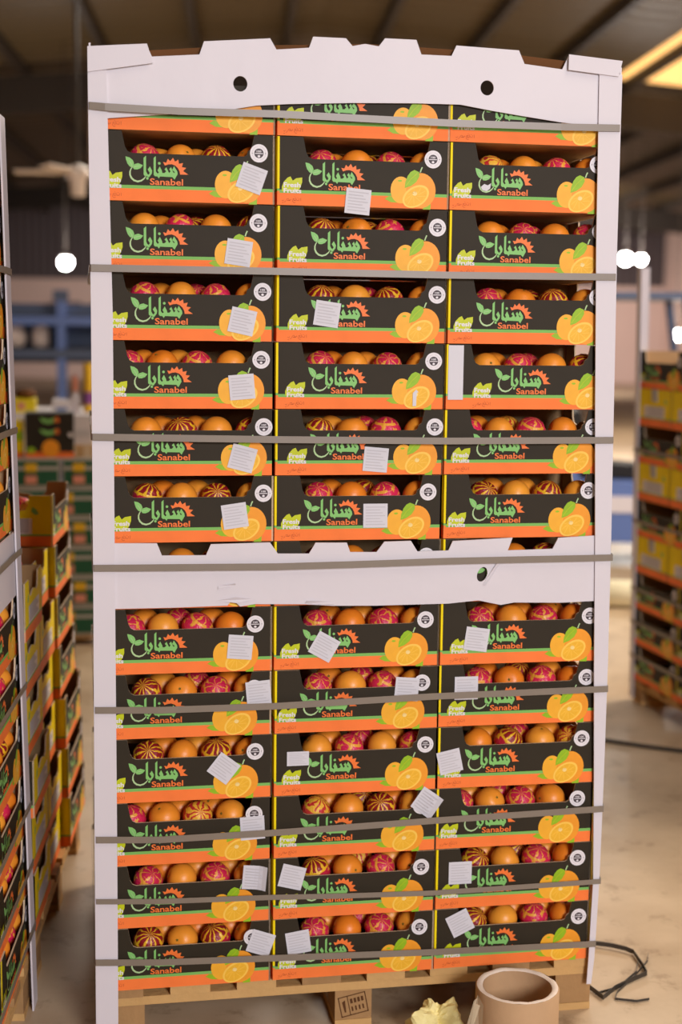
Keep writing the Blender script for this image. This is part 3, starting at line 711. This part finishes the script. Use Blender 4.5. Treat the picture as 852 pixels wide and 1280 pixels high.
# ------------------------------------------------------------------ things on the floor in front
mb = MB(); R0, R1, HT = .097, .080, .165
mb.lathe([(R0, 0), (R0, HT-.004), (R0-.003, HT)], 'card', 48).lathe([(R1, HT-.002), (R1, 0)], 'card', 48)
mb2 = MB(); mb2.lathe([(R0-.003, HT), (R0-.006, HT+.001), (R1+.004, HT+.001), (R1, HT-.002)], 'card_edge', 48)
for q in range(len(mb2.v)):
    x, y, z = mb2.v[q]; mb2.v[q] = (x, y, z+.0025*noise.noise(Vector((x*40, y*40, 2))))
TP = (.352, -.175, 0)
tb = thing('cardboard_tube', 'brown cardboard tube core standing on the floor beside the pallet', 'tube', TP)
link('tube_wall', mb.mesh('tube_wall', True), tb); link('rim', mb2.mesh('rim', True), tb)
mb = MB(); n = 8
prev = None
for k in range(n+1):
    t = k/n; a = math.radians(190+8*t); top = (math.cos(a)*(R0+.001)-.004-.012*math.sin(PI*t), math.sin(a)*(R0+.001), .150-.012*t)
    bot = (math.cos(a)*(R0+.002)-.050+.006*math.cos(9*t), math.sin(a)*(R0+.002)-.02*t, .002)
    if prev: mb.face([prev[0], prev[1], bot, top], 'film')
    prev = (top, bot)
pts = [(-R0-.004+.002*math.sin(3*k), -.012, .150) for k in range(2)]
mb.face([(-R0-.001, -.01, .155), (-R0-.05, -.03, .001), (-R0-.008, -.07, .001), (-R0+.006, -.035, .14)], 'film')
link('loose_film', mb.mesh('loose_film'), tb)
# crumpled pale yellow paper
bm = bmesh.new(); bmesh.ops.create_icosphere(bm, subdivisions=4, radius=1)
for v in bm.verts:
    d = v.co.normalized(); q = noise.noise(d*1.3+Vector((3.3, 1.1, 5.7))); q2 = abs(noise.noise(d*3.0+Vector((9, 2, 4))))
    v.co = d*(.75+.75*q+.45*q2); v.co.x *= .062; v.co.y *= .048; v.co.z = max(v.co.z, -.45)*.062+.028
me = bpy.data.meshes.new('crumpled_paper'); bm.to_mesh(me); bm.free(); me.materials.append(M['creamfilm'])
tag(link('crumpled_paper', me, None, (.190, -.06, 0)), 'crumpled pale yellow paper on the floor next to the cardboard tube', 'paper')
# loose black strapping on the floor
def loose(pts, label, wd):
    out = []
    P = [Vector(p) for p in pts]
    for k in range(len(P)-1):
        a, b = P[k], P[k+1]
        for j in range(4): out.append(a.lerp(b, j/4))
    out.append(P[-1])
    mb = MB(); mb.ribbon(out, wd, .0012, 'strap_dark', up=(0, 0, 1)); return tag(link('loose_strapping', mb.mesh('loose_strapping', fix=True)), label, 'strapping', 'loose strapping beside the pallet')
loose([(.66, .36, .008), (.732, .359, .009), (.783, .330, .010), (.812, .305, .010), (.826, .285, .009), (.820, .200, .008), (.813, .157, .008), (.76, .128, .008), (.700, .092, .007), (.650, .045, .007), (.632, .115, .008)], 'bent black strapping loop lying on the floor beside the pallet', .013)
loose([(.864, .272, .006), (.846, .232, .006), (.766, .141, .004), (.700, .075, .004), (.680, .040, .004), (.729, .020, .004), (.765, .026, .004)], 'thin loose strapping end curling across the bent strapping loop', .006)
loose([(.64, .075, .004), (.71, .10, .004), (.78, .15, .018), (.82, .24, .004)], 'thin strapping piece crossing inside the loop beside the pallet', .006)
mb = MB(); mb.tube([(1.40, 2.30, .008), (1.469, 2.244, .008), (1.60, 2.14, .008), (1.735, 2.047, .008), (1.80, 1.95, .008), (1.82, 1.5, .008), (1.7, .9, .008), (1.6, -.5, .008)], .008, 'black', 8)
tag(link('cable', mb.mesh('cable', True)), 'thin dark cable lying across the bare concrete floor', 'cable')

# ------------------------------------------------------------------ neighbouring pallet with the leaning white post
LEAN = -.02
P1 = Vector((-.768, .262, 0))
def s1(s, d, z): return P1+E2*s+E1*d+Vector((LEAN*z, 0, z))
for lay in range(1, 14):
    z = BASEZ+PITCH*(lay-1)
    for j in (0, 1):
        p_ = s1(-.2-.4*j, -CD/2-.004, z)
        o, fr = carton('black and orange carton, %s layer on pallet with leaning white post, %s post' % (ORD[lay], ('next to', 'away from')[j]), p_, -AX+PI/2, 'cartons on the pallet with the leaning post', ends=False)
    for i, u in enumerate((.275, .478, .681, .884)):
        if lay == 7 or lay > 10: continue
        q = s1(-.4+.004+CW*u, -.05, z+TRAY+FR)
        fruit('WOWO'[i], q, '%s from leaning white post, %s layer of that pallet' % (ORD[4-i], ORD[lay]), 'oranges by the leaning post, layer %d' % lay)
ps = pallet('pallet', 'wooden pallet under the cartons with the leaning white post', s1(-.61, 0, 0), -AX+PI/2, 1.2, 1.0, stamp=False)
mb = MB(); zs = [0, .7, 1.4, 2.15]
for k in range(3):
    za, zb = zs[k], zs[k+1]
    for (d0, d1, t0, t1) in ((.008, .012, -.055, .004), (-.05, .012, .004, .008)):
        v = [s1(t, d, z_) for z_ in (za, zb) for d, t in ((d0, t0), (d1, t0), (d1, t1), (d0, t1))]
        i = len(mb.v); mb.v += [tuple(q) for q in v]
        for f in ((0, 1, 5, 4), (1, 2, 6, 5), (2, 3, 7, 6), (3, 0, 4, 7), (3, 2, 1, 0), (4, 5, 6, 7)): mb.f.append(tuple(i+j for j in f)); mb.mi.append(mb.m('white'))
tag(link('corner_post', mb.mesh('corner_post', fix=True)), 'leaning white cardboard corner post in front of the yellow stack', 'corner post')
mb = MB()
def slab1(mb, s0, s1_, z0, z1, d0, d1, key):
    v = [s1(s_, d, z_) for z_ in (z0, z1) for d, s_ in ((d0, s0), (d1, s0), (d1, s1_), (d0, s1_))]
    i = len(mb.v); mb.v += [tuple(q) for q in v]
    for f in ((0, 1, 5, 4), (1, 2, 6, 5), (2, 3, 7, 6), (3, 0, 4, 7), (3, 2, 1, 0), (4, 5, 6, 7)): mb.f.append(tuple(i+j for j in f)); mb.mi.append(mb.m(key))
slab1(mb, -.85, .002, 1.04, 1.19, .002, .006, 'white')
tag(link('middle_tray', mb.mesh('middle_tray', fix=True)), 'white cardboard band on the pallet with the leaning post', 'tray')
for i, z in enumerate((.2, .36, .51, .81, 1.14, 1.43, 1.8)):
    mb = MB(); mb.ribbon([s1(-1.0, .012, z), s1(-.4, .013, z), s1(-.06, .014, z), s1(.006, .014, z-.002), s1(.013, .006, z-.003), s1(.013, -.3, z-.004)], .015, .0012, 'strap')
    tag(link('strap', mb.mesh('strap', fix=True)), 'grey strap crossing the leaning white post, %s up from the floor' % ORD[i+1], 'strap', 'straps over the leaning post')

# yellow stack behind it
P2 = Vector((-.757, .362, 0))
def s2(s, d, z): return P2+E2*s+E1*d+Vector((-.033*z, 0, z))
for cidx in (0, 1):
    for lay in range(1, 7):
        z = BASEZ+PITCH*(lay-1)
        p_ = s2(.15+.301*cidx, -CW/2+(.012 if (lay+cidx) % 3 == 0 else 0)-.012*cidx, z)
        carton('yellow-ended carton in low yellow stack, %s layer, %s' % (ORD[lay], ('next to the leaning post', 'beside the taller stack')[cidx]), p_, -AX, 'cartons of the low yellow stack', prints=cidx == 0)
        if lay == 6:
            for n_, (a, b) in enumerate(((-.1, -.09), (-.1, .0), (-.1, .09), (-.02, -.05), (-.02, .05))):
                q = p_+E1*(-a)+E2*b; fruit('W', (q.x, q.y, z+TRAY+FR), 'low yellow stack top %s, %s row, %s from post' % (('next to leaning post', 'beside taller stack')[cidx], 'aisle' if n_ < 3 else 'inner', ORD[n_+1 if n_ < 3 else n_-2]), 'oranges on the low yellow stack %d' % cidx)
for lay in range(1, 8):
    z = BASEZ+PITCH*(lay-1)
    p_ = s2(.81, -CD/2+.006+(.01 if lay < 4 else .0), z)
    carton('carton of taller stack behind the low yellow stack, %s layer' % ORD[lay], p_, -AX+PI/2, 'cartons of the taller yellow stack')
    if lay == 7:
        for (a, b, r_, n_) in ((-.15, -.06, 'first', 2), (-.15, .02, 'first', 1), (-.15, -.14, 'first', 3), (-.07, -.02, 'second', 1), (-.07, -.1, 'second', 2), (.01, -.06, 'third', 1)):
            q = p_+E2*a+E1*(b+.06); fruit('W', (q.x, q.y, z+TRAY+FR), 'top carton of taller yellow stack, %s row, %s from aisle' % (r_, ORD[n_]), 'oranges on the taller yellow stack')
pallet('pallet', 'wooden pallet under the yellow-ended cartons', s2(.50, .0, 0), -AX+PI/2, 1.0, .9, front_blocks=(-.45, 0, .45), stamp=False)

# ------------------------------------------------------------------ far pallet with the upright white post
B3 = -.06; SC3 = 1.1
P3 = Vector((1.846, 2.869, 0)); D3 = Vector((-math.sin(B3), -math.cos(B3), 0)); N3 = Vector((math.cos(B3), -math.sin(B3), 0))
def s3(s, d, z): return P3+D3*s+N3*d+Vector((-.018*z, 0, z))
for i, k in enumerate('BBBYBYBYB'):
    z = .108+.1663*i
    if k == 'B':
        for j in range(3):
            carton('black-fronted carton on far pallet by forklift, %s layer, %s from its white post' % (ORD[i+1], ORD[j+1]), s3(.218+.435*j, CD*SC3/2, z), -B3-PI/2, 'black-fronted cartons on the far pallet', ends=False, scale=SC3, closed=True)
    else:
        for j in range(4):
            carton('yellow-ended carton on far pallet by forklift, %s layer, %s from its white post' % (ORD[i+1], ORD[j+1]), s3(.165+.329*j, CW*SC3/2, z), -B3, 'yellow-ended cartons on the far pallet', prints=False, scale=SC3, closed=True)
pallet('pallet', 'dark wooden pallet under the far cartons beside the forklift', s3(.65, 0, 0), -B3-PI/2, 1.3, 1.0, .108, (-.6, 0, .6), stamp=False)
mb = MB()
for (a0, a1, d0, d1) in ((-.006, .03, -.008, -.004), (-.010, -.006, -.008, .05)):
    v = [s3(a, d, z_) for z_ in (0.02, 1.97) for a, d in ((a0, d0), (a1, d0), (a1, d1), (a0, d1))]
    i = len(mb.v); mb.v += [tuple(q) for q in v]
    for f in ((0, 1, 5, 4), (1, 2, 6, 5), (2, 3, 7, 6), (3, 0, 4, 7), (3, 2, 1, 0), (4, 5, 6, 7)): mb.f.append(tuple(i+j for j in f)); mb.mi.append(mb.m('white'))
tag(link('corner_post', mb.mesh('corner_post', fix=True)), 'upright white corner post rising above the far pallet of cartons', 'corner post')
for i, z in enumerate((.22, .375, .53, .84, 1.16)):
    mb = MB(); mb.ribbon([s3(-.012, .3, z), s3(-.012, -.008, z), s3(.04, -.011, z), s3(.7, -.010, z), s3(1.32, -.009, z), s3(1.33, .3, z)], .016, .0014, 'strap')
    tag(link('strap', mb.mesh('strap', fix=True)), 'grey strap round the far pallet of cartons, %s up from the floor' % ORD[i+1], 'strap', 'straps round the far pallet')

# ------------------------------------------------------------------ green and white cartons far behind, with goods on top
GX, GY = -.80, 4.35
def green_carton(label, x, y, z):
    o = thing('green_carton', label, 'carton', (x, y, z), 0, 'green and white cartons in the back row')
    mb = MB(); mb.box(-.118, .118, 0, .3, 0, .155, 'gwhite'); link('carton_body', mb.mesh('carton_body'), o)
    for nm, x0, x1, z0, z1, k in (('green_panel', -.108, .108, .014, .140, 'gbox'), ('white_band', -.108, .108, .092, .112, 'gwhite')):
        mb = MB(); mb.box(x0, x1, -.003 if nm == 'white_band' else -.002, -.0005, z0, z1, k); link(nm, mb.mesh(nm), o)
    mb = MB(); mb.box(-.06, .0, -.006, -.0035, .085, .128, 'yprint'); link('yellow_label', mb.mesh('yellow_label'), o)
    mb = MB(); mb.box(-.06, .0, -.006, -.0035, .022, .064, 'pink'); link('pink_label', mb.mesh('pink_label'), o)
    return o
for lay in range(6):
    for j in range(3):
        green_carton('green and white carton under black display carton, %s layer, %s from the aisle' % (ORD[lay+1], ORD[j+1]), -.685-.245*j+(.06 if lay % 2 else 0), GY, .055+.158*lay)
pallet('pallet', 'low wooden pallet under the green and white cartons', (-.9, GY-.01, 0), 0, .9, .6, .054, (-.4, 0, .4), stamp=False)
TZ = .055+.158*6-.003
o = thing('display_carton', 'black display carton with fruit picture on top of green cartons', 'carton', (-.803, GY+.02, TZ))
mb = MB(); mb.box(-.125, .125, 0, .2, 0, .235, 'blackboard'); link('carton_body', mb.mesh('carton_body'), o)
mb = MB(); mb.box(-.125, .125, -.002, -.0005, 0, .03, 'lorange'); link('orange_band', mb.mesh('orange_band'), o)
for z in (.13, .19):
    mb = MB()
    mb.prism([(-.05, z+.02), (-.035, z-.005), (.0, z-.012), (.03, z), (.03, z+.02), (.0, z+.008)], -.003, -.0005, 'y', 'lgreen'); mb.prism([(.02, z-.004), (.05, z-.004), (.045, z+.024), (.03, z+.02)], -.003, -.0005, 'y', 'lorange')
    link('brand_print', mb.mesh('brand_print'), o)
mb = MB(); mb.prism(ell(.005, .05, .045, .045), -.004, -.0008, 'y', 'f1'); link('fruit_print', mb.mesh('fruit_print'), o)
mb = MB(); mb.prism(ell(-.095, .04, .022, .016), -.004, -.0008, 'y', 'leafp'); link('leaf_print', mb.mesh('leaf_print'), o)
mb = MB(); mb.prism(ell(.108, .12, .012, .012, n=12), -.004, -.0008, 'y', 'wprint'); link('seal_print', mb.mesh('seal_print'), o)
o = thing('display_carton', 'yellow and green carton standing beside the black display carton', 'carton', (-1.03, GY+.03, TZ))
mb = MB(); mb.box(-.09, .09, 0, .2, 0, .19, 'yellow'); link('carton_body', mb.mesh('carton_body'), o)
mb = MB(); mb.box(-.09, .09, -.002, -.0005, .09, .14, 'leafp'); link('green_panel', mb.mesh('green_panel'), o)
mb = MB(); mb.box(-.09, .09, -.002, -.0005, 0, .03, 'lorange'); link('orange_band', mb.mesh('orange_band'), o)
o = thing('brown_carton', 'low brown carton beside the black display carton', 'carton', (-.61, GY+.03, TZ))
mb = MB(); mb.box(-.065, .065, 0, .2, 0, .065, 'kraft'); link('carton_body', mb.mesh('carton_body'), o)
mb = MB(); mb.box(-.02, .02, -.0015, -.0005, 0, .065, 'kraft_edge'); link('tape', mb.mesh('tape'), o)
o = thing('white_packet', 'white packet standing on the low brown carton', 'packet', (-.63, GY+.06, TZ+.066))
mb = MB(); mb.prism([(-.05, 0), (.05, 0), (.047, .12), (.04, .155), (-.04, .155), (-.047, .12)], 0, .09, 'y', 'white'); link('packet_body', mb.mesh('packet_body'), o)
mb = MB(); mb.box(-.04, .04, -.001, -.0003, .04, .08, 'ink'); link('printed_label', mb.mesh('printed_label'), o)
# table behind with goods on it
o = thing('table', 'white-topped table behind the green carton row', 'table', (-.85, 5.3, 0))
mb = MB(); mb.box(-.6, .6, 0, .7, 1.13, 1.18, 'white'); link('table_top', mb.mesh('table_top'), o)
for x in (-.55, .55):
    for y in (.05, .65):
        mb = MB(); mb.box(x-.03, x+.03, y-.03, y+.03, 0, 1.13, 'blue'); link('leg', mb.mesh('leg'), o)
o = thing('yellow_carton', 'flat bright yellow carton on the white-topped table', 'carton', (-.985, 5.34, 1.18))
mb = MB(); mb.box(-.11, .08, 0, .25, 0, .08, 'ycard'); link('carton_body', mb.mesh('carton_body'), o)
mb = MB(); mb.box(-.02, .02, -.002, -.0005, .02, .06, 'pink'); link('printed_label', mb.mesh('printed_label'), o)
def blob(name, label, cat, loc, sx_, sy_, sz_, key, seed):
    bm = bmesh.new(); bmesh.ops.create_icosphere(bm, subdivisions=3, radius=1)
    for v in bm.verts:
        d = v.co.normalized(); k = 1+.18*noise.noise(d*1.6+Vector((seed, 0, 0)))
        v.co = Vector((d.x*sx_*k, d.y*sy_*k, max(d.z*k, -.7)*sz_+.7*sz_))
    me = bpy.data.meshes.new(name); bm.to_mesh(me); bm.free(); me.materials.append(M[key]); me.polygons.foreach_set('use_smooth', [True]*len(me.polygons))
    return tag(link(name, me, None, loc), label, cat)
blob('brown_bag', 'small brown bag lying on the flat yellow carton', 'bag', (-.965, 5.45, 1.261), .06, .06, .035, 'kraft_dark', 2)
blob('plastic_bag', 'pale plastic bag standing on the table at the yellow carton', 'bag', (-1.21, 5.5, 1.181), .08, .08, .11, 'sack', 5)
o = thing('bottle', 'pink-topped bottle on the white-topped table', 'bottle', (-.675, 5.42, 1.18))
mb = MB(); mb.lathe([(.001, 0), (.03, 0), (.03, .09), (.015, .13)], 'white', 16); link('bottle_body', mb.mesh('bottle_body', True), o)
mb = MB(); mb.lathe([(.018, .12), (.02, .19), (.012, .22), (.001, .222)], 'pink', 16); link('cap', mb.mesh('cap', True), o)
o = thing('paper_roll', 'tall yellow and purple roll on the table', 'roll', (-.60, 5.40, 1.18))
mb = MB(); mb.lathe([(.001, 0), (.028, 0), (.028, .29), (.001, .29)], 'yprint', 16); link('roll_body', mb.mesh('roll_body'), o)
mb = MB(); mb.lathe([(.0285, .05), (.0285, .12)], 'purple', 16); link('purple_band', mb.mesh('purple_band'), o)
o = thing('white_packet', 'white packet lying on the table between bottle and yellow carton', 'packet', (-.755, 5.36, 1.18))
mb = MB(); mb.prism([(-.06, 0), (.06, 0), (.055, .07), (-.05, .08)], 0, .12, 'y', 'white'); link('packet_body', mb.mesh('packet_body'), o)
mb = MB(); mb.box(-.03, .03, -.001, -.0003, .005, .03, 'blue'); link('printed_label', mb.mesh('printed_label'), o)

# blue steel rack with sacks far behind
RX, RY = -.85, 12.0
o = thing('storage_rack', 'tall blue steel rack with dark bays near the far wall', 'rack', (RX, RY, 0))
for x in (-1.7, 0, 1.7):
    for y in (0, 1.0):
        mb = MB(); mb.box(x-.045, x+.045, y-.04, y+.04, 0, 1.98 if y == 0 else 2.1, 'blue'); u_ = link('upright', mb.mesh('upright'), o)
        if y == 0:
            mb = MB(); mb.box(x-.08, x+.08, y-.045, y+.045, 1.96, 2.07, 'blue_dk'); link('bracket', mb.mesh('bracket'), u_)
for z, k in ((1.76, 'blue'), (1.42, 'blue_dk'), (.25, 'blue_dk')):
    for y in (0, 1.0):
        mb = MB(); mb.box(-1.72, 1.72, y-.06, y-.04, z-.05, z+.04, k); link('beam', mb.mesh('beam'), o)
    mb = MB(); mb.box(-1.7, 1.7, 0, 1.0, z+.04, z+.055, 'steel'); link('shelf_panel', mb.mesh('shelf_panel'), o)
mb = MB(); mb.box(-1.7, 1.7, 1.05, 1.07, 1.3, 1.95, 'blue_dk'); link('back_panel', mb.mesh('back_panel'), o)
for i, (x, s, t_) in enumerate(((-.50, .15, 'bulky pale sack on the blue rack beside the upright'), (-.22, .10, 'small pale sack on the blue rack, nearest the upright'), (-.86, .16, 'bulky pale sack on the blue rack, third from the upright'))):
    blob('sack', t_, 'sack', (RX+x, RY+.25, 1.476), s, s, .15, 'sack', i*3)

# ceiling fan
fx, fy, fz = -.66, 11.3, 3.18
o = thing('ceiling_fan', 'white ceiling fan hanging from the roof on a thin rod', 'fan', (fx, fy, fz))
mb = MB(); mb.lathe([(.001, -.22), (.07, -.21), (.08, -.05), (.11, 0), (.10, .06), (.03, .09), (.001, .09)], 'fan', 20); link('motor', mb.mesh('motor', True), o)
mb = MB(); mb.tube([(0, 0, .08), (0, 0, roof_z((Vector((fx, fy, 0))-CAMXY).dot(E1))-fz)], .018, 'steel'); link('rod', mb.mesh('rod', True), o)
for a in [math.radians(168+72*k) for k in range(5)]:
    mb = MB(); c, s = math.cos(a), math.sin(a)
    for (r0, r1, w0, w1) in ((.08, .2, .03, .05), (.2, .62, .07, .06)):
        v = [(r0*c+w0*s, r0*s-w0*c, .0), (r1*c+w1*s, r1*s-w1*c, .0), (r1*c-w1*s, r1*s+w1*c, .02), (r0*c-w0*s, r0*s+w0*c, .02)]
        i = len(mb.v); mb.v += v+[(x, y, z+.012) for x, y, z in v]
        for f in ((3, 2, 1, 0), (4, 5, 6, 7), (0, 1, 5, 4), (1, 2, 6, 5), (2, 3, 7, 6), (3, 0, 4, 7)): mb.f.append(tuple(i+j for j in f)); mb.mi.append(mb.m('fan'))
    link('blade', mb.mesh('blade', fix=True), o)

# lamps that glow in the distance
def flood(label, loc, r, power):
    toplen = roof_z((Vector(loc)-CAMXY).dot(E1))-loc[2]
    o = thing('hanging_lamp', label, 'lamp', loc)
    mb = MB(); mb.lathe([(.001, -r), (r*.6, -r*.8), (r*.95, -r*.3), (r, 0), (r*.9, r*.4), (r*.5, r*.85), (.001, r)], 'lamp', 18); link('bulb', mb.mesh('bulb', True), o)
    mb = MB(); mb.lathe([(r*1.1, r*.7), (r*.5, r*1.3), (.001, r*1.35)], 'lampcase', 18); link('lamp_cap', mb.mesh('lamp_cap', True), o)
    mb = MB(); mb.tube([(0, 0, r*1.3), (0, 0, toplen)], .007, 'steel'); link('rod', mb.mesh('rod', True), o)
    l = bpy.data.lights.new('lamp_light', 'POINT'); l.energy = power; l.color = (1, .93, .86); l.shadow_soft_size = r*1.3
    lo = bpy.data.objects.new('lamp_light', l); COL.objects.link(lo); lo.parent = o; lo.location = (0, -r*1.6, -r*.4)
    return o
flood('glowing lamp hanging behind the ceiling fan above the rack', (-.884, 20, 2.719), .10, 120)
flood('glowing lamp above the white post of the far pallet', (8.42, 20, 2.97), .10, 120)
flood('small glowing lamp hanging close beside the lamp above the white post', (8.70, 20.0, 2.96), .075, 60)
flood('low glowing lamp over the top of the far pallet cartons', (6.8, 14, 1.69), .07, 80)

# forklift and cream roll seen past the far pallet
o = thing('forklift', 'blue forklift parked behind the far pallet of cartons', 'forklift', (3.35, 6.9, 0), -.25)
def prt(nm, fn, par=o):
    mb = MB(); fn(mb); return link(nm, mb.mesh(nm), par)
prt('chassis', lambda m: m.prism([(-.95, .18), (.75, .18), (.75, .62), (.35, .66), (.25, .62), (-.35, .62), (-.45, .88), (-.95, .84)], -.45, .45, 'y', 'blue'))
prt('counterweight', lambda m: m.prism([(-1.2, .3), (-.95, .2), (-.95, .95), (-1.1, .92), (-1.2, .75)], -.44, .44, 'y', 'blue_dk'))
prt('seat', lambda m: m.prism([(-.35, .63), (.1, .63), (.1, .72), (-.22, .74), (-.35, 1.12), (-.44, 1.1)], -.22, .22, 'y', 'black'))
for x, r in ((.5, .26), (-.8, .21)):
    for y in (-.46, .34):
        def wheel(m, x=x, r=r, y=y): m.prism([(x+r*math.cos(2*PI*k/20), r+.0+r*math.sin(2*PI*k/20)) for k in range(20)], y, y+.14, 'y', 'black')
        w_ = prt('wheel', wheel); prt('hub', lambda m, x=x, r=r, y=y: m.prism([(x+r*.5*math.cos(2*PI*k/16), r+r*.5*math.sin(2*PI*k/16)) for k in range(16)], y-.012 if y < 0 else y+.14, y if y < 0 else y+.152, 'y', 'gwhite'), w_)
for y in (-.4, .4):
    prt('guard_pillar', lambda m, y=y: m.tube([(.55, y, .6), (.35, y, 1.95)], .03, 'blue_dk')); prt('guard_pillar', lambda m, y=y: m.tube([(-.75, y, .84), (-.55, y, 1.95)], .03, 'blue_dk'))
    prt('mast', lambda m, y=y: m.box(.82, .92, y*.8-.05, y*.8+.05, .05, 2.1, 'blue_dk')); prt('fork', lambda m, y=y: m.box(.92, 1.9, y*.7-.05, y*.7+.05, .05, .09, 'steel'))
prt('guard_roof', lambda m: m.box(-.58, .38, -.42, .42, 1.93, 1.98, 'blue_dk'))
prt('side_stripe', lambda m: m.box(-.94, .3, -.458, -.4505, .40, .52, 'white'))
o = thing('film_roll', 'cream film roll lying on the floor behind the far pallet', 'roll', (2.75, 5.0, .085), -.25)
mb = MB(); mb.tube([(-.5, 0, 0), (.5, 0, 0)], .085, 'cream', 24); link('roll_body', mb.mesh('roll_body', True), o)
for sg in (-1, 1):
    mb = MB(); mb.tube([(sg*.5, 0, 0), (sg*.54, 0, 0)], .04, 'card', 16); link('core', mb.mesh('core', True), o)
